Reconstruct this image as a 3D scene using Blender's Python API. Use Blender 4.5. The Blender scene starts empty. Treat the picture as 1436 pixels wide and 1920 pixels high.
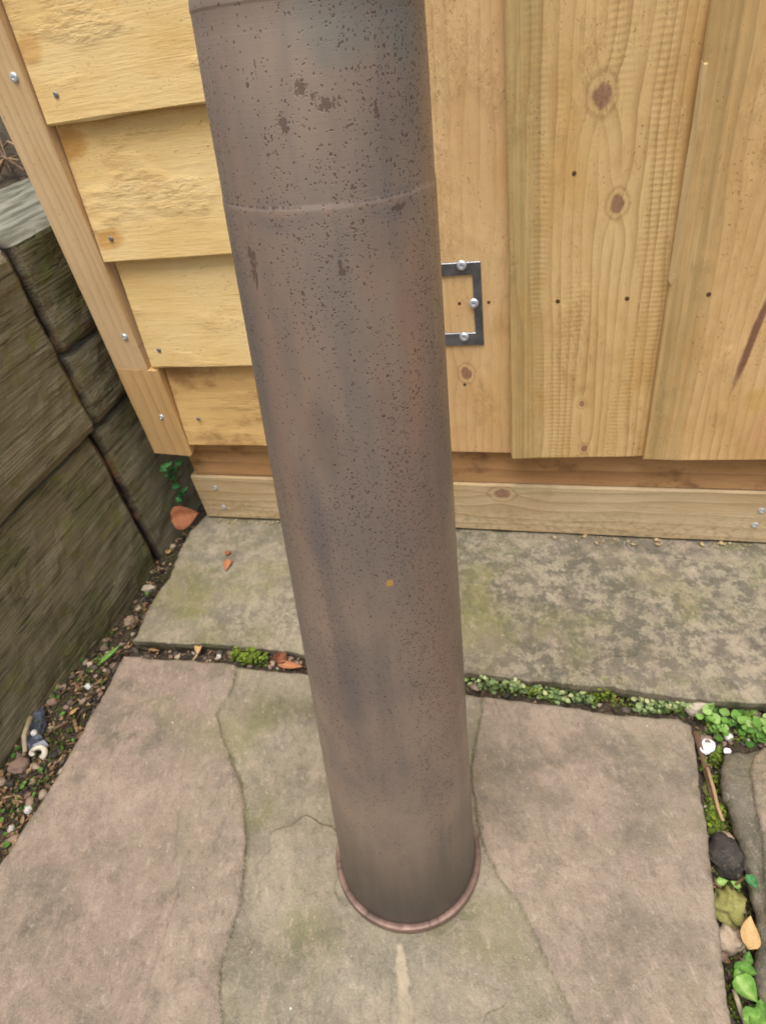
import bpy, math, random
import numpy as np
from mathutils import Vector, Matrix
from mathutils.geometry import delaunay_2d_cdt
random.seed(7); RNG = np.random.default_rng(7)
scn = bpy.context.scene
S = 0.6                                   # one working unit = the eye height of the camera = 0.6 m
# ------------------------------------------------------------------ camera
F, PITCH, ROLL, YAW = 1189.33, 0.693388, -0.184519, -0.346646
cp, sp, cy, sy = math.cos(PITCH), math.sin(PITCH), math.cos(YAW), math.sin(YAW)
fwd = Vector((sy*cp, cy*cp, -sp)); rt0 = Vector((cy, -sy, 0)); up0 = rt0.cross(fwd)
cam_r = math.cos(ROLL)*rt0 + math.sin(ROLL)*up0
cam_u = -math.sin(ROLL)*rt0 + math.cos(ROLL)*up0
cd = bpy.data.cameras.new("camera"); cam = bpy.data.objects.new("camera", cd); scn.collection.objects.link(cam)
mw = Matrix((cam_r, cam_u, -fwd)).transposed().to_4x4(); mw.translation = Vector((0, 0, S)); cam.matrix_world = mw
cd.sensor_fit = 'VERTICAL'; cd.sensor_height = 36; cd.sensor_width = 36
cd.lens = F/1920*36; cd.clip_start = .01; cd.clip_end = 200
cd.dof.use_dof = True; cd.dof.focus_distance = .255; cd.dof.aperture_fstop = 26
scn.camera = cam
# ------------------------------------------------------------------ sky, sun, exposure
SUN_EL, SUN_AZ = math.radians(73), math.radians(172)     # azimuth clockwise from +Y
world = bpy.data.worlds.new("World"); scn.world = world; world.use_nodes = True
wn = world.node_tree; wn.nodes.clear()
sky = wn.nodes.new("ShaderNodeTexSky"); sky.sky_type = 'NISHITA'; sky.sun_disc = False
sky.sun_elevation = SUN_EL; sky.sun_rotation = SUN_AZ; sky.air_density = 1.0; sky.dust_density = 4.0
hs = wn.nodes.new("ShaderNodeHueSaturation"); hs.inputs['Saturation'].default_value = .22
bg = wn.nodes.new("ShaderNodeBackground"); bg.inputs['Strength'].default_value = .11
wo = wn.nodes.new("ShaderNodeOutputWorld")
wn.links.new(sky.outputs[0], hs.inputs['Color']); wn.links.new(hs.outputs[0], bg.inputs['Color']); wn.links.new(bg.outputs[0], wo.inputs['Surface'])
sl = bpy.data.lights.new("sun", 'SUN'); sl.energy = 2.1; sl.angle = math.radians(42); sl.color = (1, .98, .95)
so = bpy.data.objects.new("sun", sl); scn.collection.objects.link(so)
sd = Vector((math.sin(SUN_AZ)*math.cos(SUN_EL), math.cos(SUN_AZ)*math.cos(SUN_EL), math.sin(SUN_EL)))
so.rotation_euler = sd.to_track_quat('Z', 'Y').to_euler(); so.location = sd*5
scn.view_settings.view_transform = 'Standard'; scn.view_settings.look = 'None'
scn.view_settings.exposure = 0.6; scn.view_settings.gamma = 1
# ------------------------------------------------------------------ picture ray -> world plane (working units)
C0 = np.array([0., 0., 1.]); cr = np.array(cam_r); cu = np.array(cam_u); cf = np.array(fwd)
def ray(x, y): return cr*(x-718)/F - cu*(y-960)/F + cf
def onz(x, y, z=0.):
    d = ray(x, y); return C0 + d*((z-1)/d[2])
def ony(x, y, Y):
    d = ray(x, y); return C0 + d*(Y/d[1])
def onx(x, y, X):
    d = ray(x, y); return C0 + d*(X/d[0])
# ------------------------------------------------------------------ value noise for geometry
_T = RNG.random((256, 256))
def vn(x, y):
    x = np.asarray(x, float); y = np.asarray(y, float)
    xi = np.floor(x).astype(int); yi = np.floor(y).astype(int); fx = x-xi; fy = y-yi
    fx = fx*fx*(3-2*fx); fy = fy*fy*(3-2*fy)
    a = _T[xi % 256, yi % 256]; b = _T[(xi+1) % 256, yi % 256]; c = _T[xi % 256, (yi+1) % 256]; d = _T[(xi+1) % 256, (yi+1) % 256]
    return (a*(1-fx)+b*fx)*(1-fy) + (c*(1-fx)+d*fx)*fy - .5
def fbm(x, y, o=4):
    s = 0; a = 1
    for k in range(o): s = s + a*vn(np.asarray(x)*2**k+17.3*k, np.asarray(y)*2**k+9.1*k); a *= .5
    return s
def sstep(x, a, b):
    t = np.clip((np.asarray(x, float)-a)/(b-a), 0, 1); return t*t*(3-2*t)
# ------------------------------------------------------------------ objects
ORG = {}
def tag(o, label=None, cat=None, group=None, kind=None):
    if label: o['label'] = label
    if cat: o['category'] = cat
    if group: o['group'] = group
    if kind: o['kind'] = kind
    return o
def link(o, origin, parent):
    scn.collection.objects.link(o); ORG[o.name] = np.array(origin, float)
    if parent is not None:
        o.parent = parent; o.location = Vector((ORG[o.name]-ORG[parent.name])*S)
    else: o.location = Vector(ORG[o.name]*S)
    return o
def empty(name, origin): 
    e = bpy.data.objects.new(name, None); e.empty_display_size = .05; return link(e, origin, None)
def obj(name, verts, faces, mat, parent=None, origin=None, smooth=False, attrs=None):
    v = np.asarray(verts, float)
    if origin is None: origin = np.array([v[:, 0].mean(), v[:, 1].mean(), v[:, 2].min()])
    me = bpy.data.meshes.new(name); me.from_pydata(((v-origin)*S).tolist(), [], [list(map(int, f)) for f in faces]); me.update()
    if smooth: me.polygons.foreach_set('use_smooth', [True]*len(me.polygons))
    for k, a in (attrs or {}).items():
        t = me.attributes.new(k, 'FLOAT', 'POINT'); t.data.foreach_set('value', np.asarray(a, np.float32))
    me.materials.append(mat)
    return link(bpy.data.objects.new(name, me), origin, parent)
class MB:
    def __init__(s): s.v = []; s.f = []; s.a = []
    def add(s, v, f, t=0.):
        n = len(s.v); s.v += [tuple(p) for p in v]; s.f += [[i+n for i in q] for q in f]; s.a += [t]*len(v)
    def build(s, name, mat, parent=None, origin=None, smooth=False):
        return obj(name, s.v, s.f, mat, parent, origin, smooth, {'tone': s.a})
# ------------------------------------------------------------------ node helpers
class NT:
    def __init__(s, name):
        s.m = bpy.data.materials.new(name); s.m.use_nodes = True; s.t = s.m.node_tree; s.t.nodes.clear()
        s.out = s.t.nodes.new("ShaderNodeOutputMaterial"); s.b = s.t.nodes.new("ShaderNodeBsdfPrincipled")
        s.t.links.new(s.b.outputs[0], s.out.inputs[0])
    def put(s, i, v):
        if isinstance(v, bpy.types.NodeSocket): s.t.links.new(v, i)
        elif v is not None:
            if hasattr(i.default_value, '__len__') and not hasattr(v, '__len__'): v = [v]*len(i.default_value)
            if hasattr(i.default_value, '__len__') and len(i.default_value) == 4 and len(v) == 3: v = (*v, 1)
            i.default_value = v
    def n(s, t, **k):
        x = s.t.nodes.new("ShaderNode"+t)
        for a, b in k.items(): setattr(x, a, b)
        return x
    def math(s, op, a, b=None, c=None, clamp=False):
        x = s.n("Math", operation=op, use_clamp=clamp)
        for i, v in enumerate((a, b, c)): s.put(x.inputs[i], v)
        return x.outputs[0]
    def add(s, a, b): return s.math('ADD', a, b)
    def sub(s, a, b): return s.math('SUBTRACT', a, b)
    def mul(s, a, b): return s.math('MULTIPLY', a, b)
    def mx(s, a, b): return s.math('MAXIMUM', a, b)
    def vec(s, op, a, b):
        x = s.n("VectorMath", operation=op); s.put(x.inputs[0], a); s.put(x.inputs[1], b); return x.outputs[1 if op in ('DISTANCE',) else 0]
    def obj(s): return s.n("TexCoord").outputs['Object']
    def sep(s, v): x = s.n("SeparateXYZ"); s.put(x.inputs[0], v); return x.outputs
    def comb(s, x=0., y=0., z=0.):
        c = s.n("CombineXYZ"); [s.put(c.inputs[i], v) for i, v in enumerate((x, y, z))]; return c.outputs[0]
    def attr(s, name): return s.n("Attribute", attribute_name=name).outputs['Fac']
    def rnd(s): return s.n("ObjectInfo").outputs['Random']
    def noise(s, v, scale, detail=3., rough=.55, dist=0., col=False):
        x = s.n("TexNoise"); s.put(x.inputs['Vector'], v); s.put(x.inputs['Scale'], scale); s.put(x.inputs['Detail'], detail)
        s.put(x.inputs['Roughness'], rough); s.put(x.inputs['Distortion'], dist); return x.outputs[1 if col else 0]
    def voro(s, v, scale, feat='F1'):
        x = s.n("TexVoronoi", feature=feat); s.put(x.inputs['Vector'], v); s.put(x.inputs['Scale'], scale); return x.outputs
    def ss(s, x, a, b, lo=0., hi=1.):
        m = s.n("MapRange", interpolation_type='SMOOTHSTEP'); s.put(m.inputs[0], x)
        for i, v in enumerate((a, b, lo, hi)): s.put(m.inputs[i+1], v)
        return m.outputs[0]
    def mix(s, f, a, b, bt='MIX'):
        x = s.n("Mix", data_type='RGBA', blend_type=bt, clamp_factor=True); s.put(x.inputs[0], f); s.put(x.inputs[6], a); s.put(x.inputs[7], b); return x.outputs[2]
    def ramp(s, f, stops):
        r = s.n("ValToRGB"); e = r.color_ramp.elements
        while len(e) < len(stops): e.new(.5)
        for i, (p, c) in enumerate(stops): e[i].position = p; e[i].color = (*c, 1)
        s.put(r.inputs[0], f); return r.outputs[0]
    def bump(s, h, strength=.5, dist=.002, normal=None):
        x = s.n("Bump"); s.put(x.inputs['Height'], h); s.put(x.inputs['Strength'], strength); s.put(x.inputs['Distance'], dist)
        if normal is not None: s.put(x.inputs['Normal'], normal)
        return x.outputs[0]
    def fin(s, col, rough=.8, normal=None, metal=0., spec=.3):
        s.put(s.b.inputs['Base Color'], col); s.put(s.b.inputs['Roughness'], rough); s.put(s.b.inputs['Metallic'], metal); s.put(s.b.inputs['Specular IOR Level'], spec)
        if normal is not None: s.put(s.b.inputs['Normal'], normal)
        return s.m
def srgb(r, g, b):
    f = lambda c: (c/255/12.92) if c <= 10 else ((c/255+.055)/1.055)**2.4
    return (f(r), f(g), f(b))
# ------------------------------------------------------------------ materials
def wood(name, axis, pale, mid, dark, ring=16, knots=(), saw=0., rough_torn=0., wob=1., late_k=1., spotsx=(), olive=None, stain=None, dirt=0., fine=1., seed=0.):
    """sawn softwood; local coordinates in metres, grain along axis; knots = (along, across, radius)"""
    g = NT(name); x, y, z = g.sep(g.obj())
    al, ac = {'x': (x, z), 'z': (z, x), 'y': (y, z)}[axis]; dp = {'x': y, 'z': y, 'y': x}[axis]
    r = g.add(g.mul(g.rnd(), 31.), seed)
    wv = g.comb(g.mul(al, 2.2), g.mul(ac, 14.), g.add(g.mul(dp, 14.), r))
    warp = g.sub(g.noise(wv, 1., 2., .5), .5)
    wv2 = g.comb(g.mul(al, 9.), g.mul(ac, 30.), r)
    warp2 = g.sub(g.noise(wv2, 1., 3., .5), .5)
    v = g.add(ac, g.add(g.mul(warp, .05*wob), g.mul(warp2, .007)))
    kmask = None; halo = None; kring = None; kedge = None
    for (ka, kc, kr) in knots:
        da = g.sub(al, ka); dc = g.sub(ac, kc)
        d = g.math('SQRT', g.add(g.mul(g.mul(da, da), .55), g.mul(dc, dc)))
        d = g.add(d, g.mul(g.sub(g.noise(g.comb(al, ac, r), 130., 3.), .5), kr*.8))
        push = g.mul(g.math('EXPONENT', g.mul(g.mul(d, d), -1/(2*(kr*1.9)**2))), kr*1.3)
        v = g.add(v, g.mul(push, g.math('SIGN', dc)))
        k = g.ss(d, kr*.75, kr*1.1, 1., 0.); h = g.ss(d, kr*.9, kr*2.3, 1., 0.)
        q1 = g.mul(g.ss(d, kr*1.0, kr*1.15), g.ss(d, kr*1.3, kr*1.6, 1., 0.)); q2 = g.mul(g.ss(d, kr*1.35, kr*1.55), g.ss(d, kr*1.6, kr*2.0, 1., 0.))
        kring = q1 if kring is None else g.mx(kring, q1); kedge = q2 if kedge is None else g.mx(kedge, q2)
        kmask = k if kmask is None else g.mx(kmask, k); halo = h if halo is None else g.mx(halo, h)
    t = g.mul(g.add(v, g.mul(dp, .6)), ring*6.)
    fr = g.math('FRACT', t)
    late = g.mul(g.math('POWER', fr, 2.6), g.ss(fr, .93, 1., 1., 0.))
    fib = g.noise(g.comb(g.mul(al, 26.), g.mul(ac, 900.), g.add(g.mul(dp, 900.), r)), 1., 3., .6)
    fib2 = g.noise(g.comb(g.mul(al, 70.), g.mul(ac, 330.), g.add(g.mul(dp, 330.), r)), 1., 3., .6)
    blotch = g.noise(g.comb(g.mul(al, 6.), g.mul(ac, 15.), r), 1., 3., .6)
    col = g.mix(g.ss(blotch, .3, .72), pale, mid)
    lm = g.mul(late, g.ss(g.noise(g.comb(g.mul(al, 5.), g.mul(ac, 25.), r), 1., 2.), .3, .65, .35, 1.))
    col = g.mix(g.mul(lm, .62*late_k), col, dark)
    col = g.mix(g.mul(g.ss(fib, .5, .8), .32*fine), col, dark)
    col = g.mix(g.mul(g.ss(fib2, .55, .8), .25*fine), col, dark)
    tw = g.noise(g.comb(g.mul(al, 60.), g.mul(ac, 190.), r), 1., 5., .66)
    tmask = g.ss(g.noise(g.comb(g.mul(al, 10.), g.mul(ac, 22.), g.add(r, 5.)), 1., 2.), .48, .66)
    hgt = g.add(g.mul(fib, .3), g.add(g.mul(late, .3*late_k), g.mul(fib2, .4)))
    if rough_torn: hgt = g.add(hgt, g.mul(g.mul(tw, tmask), 2.6*rough_torn)); 
    if rough_torn: col = g.mix(g.mul(g.mul(tmask, g.ss(tw, .5, .68)), .4*rough_torn), col, dark)
    if saw:
        wob = g.mul(g.noise(g.comb(g.mul(al, 8.), g.mul(ac, 60.), r), 1., 2.), 5.)
        sw = g.math('SINE', g.add(g.mul(al, 2*math.pi/.0050), wob))
        sm = g.mul(g.ss(g.noise(g.comb(g.mul(al, 4.), g.mul(ac, 26.), g.add(r, 3.)), 1., 2.), .44, .66), saw*.75)
        hgt = g.add(hgt, g.mul(g.mul(sw, sm), .085)); col = g.mix(g.mul(g.mul(g.ss(sw, -.2, 1., 1., 0.), sm), .16), col, dark)
    if olive:                                           # (across0, across1, colour): preservative stain band
        a0, a1, oc = olive
        om = g.mul(g.mul(g.ss(g.add(ac, g.mul(g.sub(blotch, .5), .03)), a0, a1, 1., 0.), .62), g.ss(g.noise(g.comb(g.mul(al, 2.5), g.mul(ac, 170.), r), 1., 3., .6), .3, .62, .35, 1.)); col = g.mix(om, col, oc)
    if stain:                                           # patchy tint
        f, sc = stain; col = g.mix(g.mul(g.ss(g.noise(g.comb(g.mul(al, 14.), g.mul(ac, 20.), g.add(r, 9.)), 1., 4., .65), .5, .68), f), col, sc)
    tick = g.mul(g.ss(g.noise(g.comb(g.mul(al, 260.), g.mul(ac, 420.), r), 1., 3., .65), .6, .72), g.ss(g.noise(g.comb(g.mul(al, 12.), g.mul(ac, 60.), g.add(r, 2.)), 1., 3.), .42, .62))
    col = g.mix(g.mul(tick, .45), col, dark); hgt = g.sub(hgt, g.mul(tick, .5))
    for (ka, kc, ra, rc, f, sc) in spotsx:
        da = g.mul(g.sub(al, ka), 1/ra); dc = g.mul(g.sub(g.sub(ac, kc), g.mul(g.sub(al, ka), .13)), 1/rc)
        dd = g.add(g.add(g.mul(da, da), g.mul(dc, dc)), g.mul(g.sub(g.noise(g.comb(g.mul(al, 60.), g.mul(ac, 140.), r), 1., 4., .6), .5), 1.4))
        col = g.mix(g.mul(g.ss(dd, .2, 1.3, 1., 0.), f), col, sc)
    if kmask is not None:
        col = g.mix(g.mul(halo, .3), col, g.mix(.5, dark, mid)); 
        kc_ = g.mix(g.noise(g.comb(al, ac, r), 300., 2.), srgb(104, 70, 58), srgb(172, 126, 104)); kc_ = g.mix(g.mul(g.ss(g.noise(g.comb(g.mul(al, 90.), g.mul(ac, 420.), r), 1., 3.), .58, .66), .7), kc_, srgb(66, 42, 34)); col = g.mix(g.mul(kring, .2), col, srgb(226, 190, 142)); col = g.mix(g.mul(kedge, .25), col, srgb(120, 78, 50)); col = g.mix(g.mul(kmask, .78), col, kc_)
    if dirt:
        dm = g.mul(g.ss(g.noise(g.comb(g.mul(al, 120.), g.mul(ac, 160.), r), 1., 5., .7), .46, .64), g.ss(ac, 0., dirt, 1., 0.))
        col = g.mix(g.mul(dm, .5), col, srgb(118, 106, 84))
    return g.fin(col, .75, g.bump(hgt, .8, .0012), spec=.2)
YEL = (srgb(232, 202, 144), srgb(224, 188, 124), srgb(188, 146, 84))
PIN = (srgb(224, 190, 132), srgb(212, 170, 108), srgb(142, 100, 54))
BRN = (srgb(198, 162, 112), srgb(180, 142, 94), srgb(128, 94, 58))
TRM = (srgb(214, 182, 138), srgb(206, 172, 126), srgb(176, 140, 98))
OLV = srgb(150, 130, 84); OR_ = srgb(196, 142, 74)

UC = 0.
def metal_patina():
    global UC; UC = tube_uv(765, 760)[0]
    g = NT("patinated_bronze"); u = g.attr('tu'); v = g.attr('tv')
    p = g.comb(u, v, 0.)
    dist = g.vec('MULTIPLY', g.vec('SUBTRACT', g.noise(p, 420., 3., .6, col=True), (.5, .5, .5)), (.0026, .0026, 0.))
    pd = g.vec('ADD', p, dist)
    streak = g.noise(g.comb(g.mul(u, 55.), g.mul(v, 5.), 1.), 1., 4., .55)
    streak2 = g.noise(g.comb(g.mul(u, 150.), g.mul(v, 9.), 4.), 1., 3., .55)
    cloud = g.noise(g.comb(g.mul(u, 20.), g.mul(v, 11.), 2.), 1., 4., .6)
    warmz = g.noise(g.comb(g.mul(u, 26.), g.mul(v, 4.5), 7.), 1., 3., .55)
    col = g.mix(g.ss(cloud, .32, .68), srgb(160, 139, 122), srgb(136, 121, 110))
    col = g.mix(g.mul(g.ss(warmz, .46, .7), .5), col, srgb(160, 130, 112))
    col = g.mix(g.mul(g.ss(streak, .48, .7), .42), col, srgb(108, 102, 98)); col = g.mix(g.mul(g.ss(streak, .44, .28), .3), col, srgb(160, 142, 124))
    col = g.mix(g.mul(g.ss(streak2, .5, .72), .2), col, srgb(154, 128, 112))
    # crosswise brushed lines
    br = g.noise(g.comb(g.mul(u, 25.), g.mul(v, 1700.), 0.), 1., 2., .6)
    col = g.mix(g.mul(g.ss(br, .5, .75), .16), col, srgb(165, 145, 130))
    col = g.mix(g.ss(g.add(v, g.mul(g.sub(streak2, .5), .05)), .02, .17, .92, 0.), col, g.mix(g.ss(cloud, .35, .65), srgb(70, 65, 61), srgb(90, 80, 72)))  # darker lower end: patina, with some ground shade painted in
    # placed tarnish clouds
    for (px, py, ru, rv, c, f) in CLOUDS:
        a, b = tube_uv(px, py); s_u, s_v = ru, rv
        du = g.mul(g.sub(u, a), 1/s_u); dv = g.mul(g.sub(v, b), 1/s_v)
        d = g.add(g.add(g.mul(du, du), g.mul(dv, dv)), g.mul(g.sub(g.noise(g.comb(g.mul(u, 70.), g.mul(v, 36.), a*40), 1., 5., .65), .5), 3.4))
        col = g.mix(g.mul(g.ss(d, -.2, 1.6, 1., 0.), f*.5), col, c)
    # pits: three sizes, thicker in some vertical zones
    zone = g.add(g.noise(g.comb(g.mul(u, 30.), g.mul(v, 9.), 11.), 1., 4., .62), g.mul(g.ss(g.math('ABSOLUTE', g.sub(u, UC)), .004, .022, .16, -.06), g.ss(v, .52, .44)))
    low = g.ss(v, .09, .2)
    spots = None
    for sc, r0, th, gain in ((480., .27, .34, 1.9), (820., .34, .6, 2.4), (250., .15, .06, .9)):
        o = g.voro(pd, sc); rr = g.sep(o['Color'])
        dens = g.mul(g.ss(g.add(zone, g.mul(g.sub(g.noise(p, 75., 3., .6), .5), .55)), .4, .66, th*.5, th+.45*gain), g.add(.12, g.mul(low, .88)))
        keep = g.math('LESS_THAN', rr[0], dens)
        rad = g.mul(g.add(g.mul(rr[1], .7), .35), r0)
        m = g.mul(g.ss(g.sub(o['Distance'], rad), -.06, .06, 1., 0.), keep)
        spots = m if spots is None else g.mx(spots, m)
    st = None
    for (px, py, ru, rv, tilt) in STAINS:
        a, b = tube_uv(px, py)
        du0 = g.sub(u, a); dv0 = g.sub(v, b); c_, s_ = math.cos(tilt), math.sin(tilt)
        du = g.mul(g.add(g.mul(du0, c_), g.mul(dv0, s_)), 1/ru); dv = g.mul(g.sub(g.mul(dv0, c_), g.mul(du0, s_)), 1/rv)
        d = g.add(g.mul(du, du), g.mul(dv, dv))
        nn = g.noise(g.comb(g.mul(u, 520.), g.mul(v, 420.), a*50), 1., 4., .62)
        m = g.ss(g.sub(nn, g.mul(g.math('MINIMUM', d, 2.), .10)), .40, .45)
        m = g.mul(m, g.ss(d, 1.0, 1.7, 1., 0.)); st = m if st is None else g.mx(st, m)
    spots = g.mx(spots, g.mul(st, .9))
    col = g.mix(g.mul(spots, .74), col, g.mix(g.noise(p, 130., 2.), srgb(74, 56, 48), srgb(98, 68, 54)))
    sv = g.math('ABSOLUTE', g.sub(v, g.add(.9055*S, g.mul(g.sub(g.noise(p, 60., 2.), .5), .0012))))
    sline = g.mul(g.ss(sv, .0002, .0007, 1., 0.), g.ss(g.noise(g.comb(g.mul(u, 420.), 0., 3.), 1., 3., .6), .42, .56)); sline = g.mul(sline, g.ss(g.noise(g.comb(g.mul(u, 20.), 0., 8.), 1., 1.), .4, .55))
    sband = g.mul(g.ss(g.math('ABSOLUTE', g.sub(v, .9055*S-.002)), .0004, .0022, 1., 0.), g.ss(g.noise(g.comb(g.mul(u, 45.), g.mul(v, 90.), 5.), 1., 3.), .42, .62))
    col = g.mix(g.mul(sband, .3), col, srgb(172, 138, 112)); col = g.mix(g.mul(sline, .75), col, srgb(82, 70, 64))
    # thin bright scratches
    scn_ = g.noise(g.comb(g.add(g.mul(u, 900.), g.mul(v, 520.)), g.mul(v, 14.), 0.), 1., 2.)
    smk = g.mul(g.ss(scn_, .72, .78), g.ss(g.noise(p, 22., 2.), .55, .7)); col = g.mix(g.mul(smk, .45), col, srgb(190, 172, 150))
    a, b = tube_uv(731, 1093); d = g.vec('DISTANCE', pd, (a, b, 0.)); col = g.mix(g.ss(d, .0012, .0026, 1., 0.), col, srgb(196, 156, 84))
    h = g.add(g.mul(spots, -.6), g.mul(br, .12)); h = g.add(h, g.mul(cloud, .3))
    rough = g.add(g.mul(spots, .2), g.ss(cloud, .3, .7, .36, .47))
    return g.fin(col, rough, g.bump(h, .35, .0006), metal=.3, spec=.5)

def stone(name, a, b, c, moss, moss_amt, mott=None, seed=0., lay=None):
    g = NT(name); o = g.obj(); x, y, z = g.sep(o); p = g.vec('ADD', o, (seed, seed*.7, 0.))
    n1 = g.noise(p, 7., 5., .6); n2 = g.noise(p, 24., 5., .65); n3 = g.noise(p, 150., 4., .6); n4 = g.noise(p, 620., 3., .6)
    col = g.mix(g.ss(n1, .35, .65), a, b); col = g.mix(g.mul(g.ss(n2, .45, .7), .55), col, c)
    if lay is not None: col = g.mix(g.mul(g.attr('layer'), g.ss(n2, .25, .7, 1., .7)), col, g.mix(g.ss(n1, .38, .62), *lay))
    dk = g.ss(g.noise(p, 30., 6., .7), .47, .7)
    if mott:
        mo = g.mul(g.ss(g.add(g.noise(p, 56., 6., .74), g.mul(g.sub(n1, .5), .3)), .44, .54), g.attr('mott'))
        col = g.mix(g.mul(mo, .85), col, mott)
        col = g.mix(g.mul(g.mul(g.ss(n3, .5, .65), g.attr('mott')), .4), col, mott)
    mm = g.mul(g.ss(g.add(g.noise(p, 13., 5., .65), g.mul(g.attr('moss'), .42)), .58, .86), moss_amt)
    col = g.mix(mm, col, moss); pat = g.noise(g.vec('ADD', p, (3.3, 1.2, 0.)), 17., 6., .68); col = g.mix(g.mul(g.ss(pat, .54, .68), .35), col, srgb(106, 98, 86)); col = g.mix(g.mul(g.ss(pat, .44, .3), .35), col, srgb(172, 156, 136))
    col = g.mix(g.mul(g.attr('dark'), g.ss(g.noise(p, 30., 5., .7), .38, .6, .2, .95)), col, srgb(80, 77, 68))
    col = g.mix(g.mul(dk, .45), col, srgb(92, 86, 76))
    col = g.mix(g.mul(g.attr('edge'), .35), col, srgb(92, 90, 62))
    s3 = g.noise(g.comb(g.add(g.mul(x, 46.), g.mul(y, 20.)), g.mul(g.sub(y, g.mul(x, .4)), 24.), seed+3), 1., 5., .7)
    col = g.mix(g.mul(g.ss(s3, .48, .74), .6), col, srgb(108, 98, 88)); col = g.mix(g.mul(g.ss(s3, .46, .32), .36), col, srgb(176, 156, 138))
    gr = g.ss(g.noise(g.vec('ADD', p, (0., 7., 2.)), 9., 5., .65), .52, .68); col = g.mix(g.mul(g.mul(gr, g.sub(1., g.mul(g.attr('layer'), .7))), .42), col, srgb(124, 122, 80))
    s5 = g.noise(g.comb(g.add(g.mul(x, 150.), g.mul(y, 60.)), g.mul(g.sub(y, g.mul(x, .4)), 80.), seed+6), 1., 5., .72)
    col = g.mix(g.mul(g.ss(s5, .54, .68), .5), col, srgb(98, 88, 78)); col = g.mix(g.mul(g.ss(s5, .45, .32), .38), col, srgb(184, 168, 150))
    tn_ = g.mul(g.noise(g.vec('ADD', p, (1., 4., 0.)), 6.5, 3., .5), 7.); tf = g.math('FRACT', tn_); terr = g.add(g.math('FLOOR', tn_), g.ss(tf, .9, 1.))
    tedge = g.mul(g.ss(tf, .88, .94), g.ss(tf, .97, 1., 1., 0.)); tsel = g.ss(g.noise(p, 5., 2.), .45, .6); col = g.mix(g.mul(g.mul(tedge, tsel), .16), col, srgb(88, 80, 70))
    tl = g.math('FRACT', g.mul(g.math('FLOOR', tn_), .381)); col = g.mix(g.mul(tl, .2), col, srgb(178, 158, 140))
    # long faint streaks of the riven bedding and grain
    stv = g.noise(g.comb(g.add(g.mul(x, 95.), g.mul(y, 30.)), g.mul(g.sub(y, g.mul(x, .3)), 22.), seed), 1., 3., .6)
    col = g.mix(g.mul(g.ss(stv, .52, .72), .22), col, srgb(118, 104, 92))
    col = g.mix(g.mul(g.ss(n4, .5, .75), .16), col, srgb(204, 190, 170)); col = g.mix(g.mul(g.ss(n3, .46, .28), .28), col, srgb(110, 101, 90)); col = g.mix(g.mul(g.ss(n4, .5, .28), .18), col, srgb(92, 84, 74))
    col = g.mix(g.mul(g.attr('sliver'), .8), col, g.mix(g.ss(n2, .4, .6), srgb(178, 163, 138), srgb(160, 147, 124)))
    h = g.add(g.mul(n2, .8), g.add(g.mul(n3, .35), g.mul(n4, .16))); h = g.add(h, g.add(g.mul(stv, .25), g.add(g.mul(g.mul(terr, tsel), .35), g.mul(s5, .6))))
    return g.fin(col, .85, g.bump(h, 1., .0034), spec=.22)

def sleeper_mat():
    g = NT("weathered_sleeper_timber"); o = g.obj(); x, y, z = g.sep(o); r = g.mul(g.rnd(), 17.)
    fib = g.noise(g.comb(g.mul(x, 380.), g.mul(y, 7.), g.add(g.mul(z, 380.), r)), 1., 4., .6)
    fib2 = g.noise(g.comb(g.mul(x, 1100.), g.mul(y, 30.), g.add(g.mul(z, 1100.), r)), 1., 2., .6)
    pt = g.noise(g.vec('ADD', o, g.comb(r, 0., 0.)), 9., 4., .6); pt2 = g.noise(g.vec('ADD', o, g.comb(0., r, 0.)), 26., 5., .65)
    col = g.mix(g.ss(fib, .3, .75), srgb(110, 103, 82), srgb(138, 128, 104))
    col = g.mix(g.mul(g.ss(fib2, .52, .75), .4), col, srgb(156, 146, 120))
    col = g.mix(g.mul(g.ss(g.noise(g.comb(g.mul(x, 120.), g.mul(y, 5.), g.add(g.mul(z, 120.), g.add(r, 4.))), 1., 3., .6), .56, .7), .8), col, srgb(70, 64, 49))
    col = g.mix(g.mul(g.ss(pt, .48, .68), .6), col, srgb(86, 92, 48)); col = g.mix(g.mul(g.ss(pt2, .53, .68), .65), col, srgb(110, 112, 54))
    sp_ = g.noise(g.comb(g.mul(x, 75.), g.mul(y, 3.2), g.add(g.mul(z, 75.), g.add(r, 8.))), 1., 3., .6); spl = g.mul(g.ss(g.math('ABSOLUTE', g.sub(sp_, .5)), .004, .02, 1., 0.), g.ss(pt, .42, .56)); col = g.mix(g.mul(spl, .55), col, srgb(40, 36, 28))
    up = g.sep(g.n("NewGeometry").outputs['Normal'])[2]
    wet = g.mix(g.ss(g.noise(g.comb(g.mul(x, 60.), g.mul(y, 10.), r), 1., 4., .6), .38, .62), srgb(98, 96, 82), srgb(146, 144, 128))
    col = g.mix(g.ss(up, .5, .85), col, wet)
    col = g.mix(g.attr('rot'), col, g.mix(g.ss(pt2, .5, .62), srgb(44, 36, 32), srgb(112, 78, 60)))
    return g.fin(col, .85, g.bump(g.sub(g.add(fib, g.mul(fib2, .5)), g.mul(spl, 1.2)), .6, .003), spec=.2)

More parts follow.
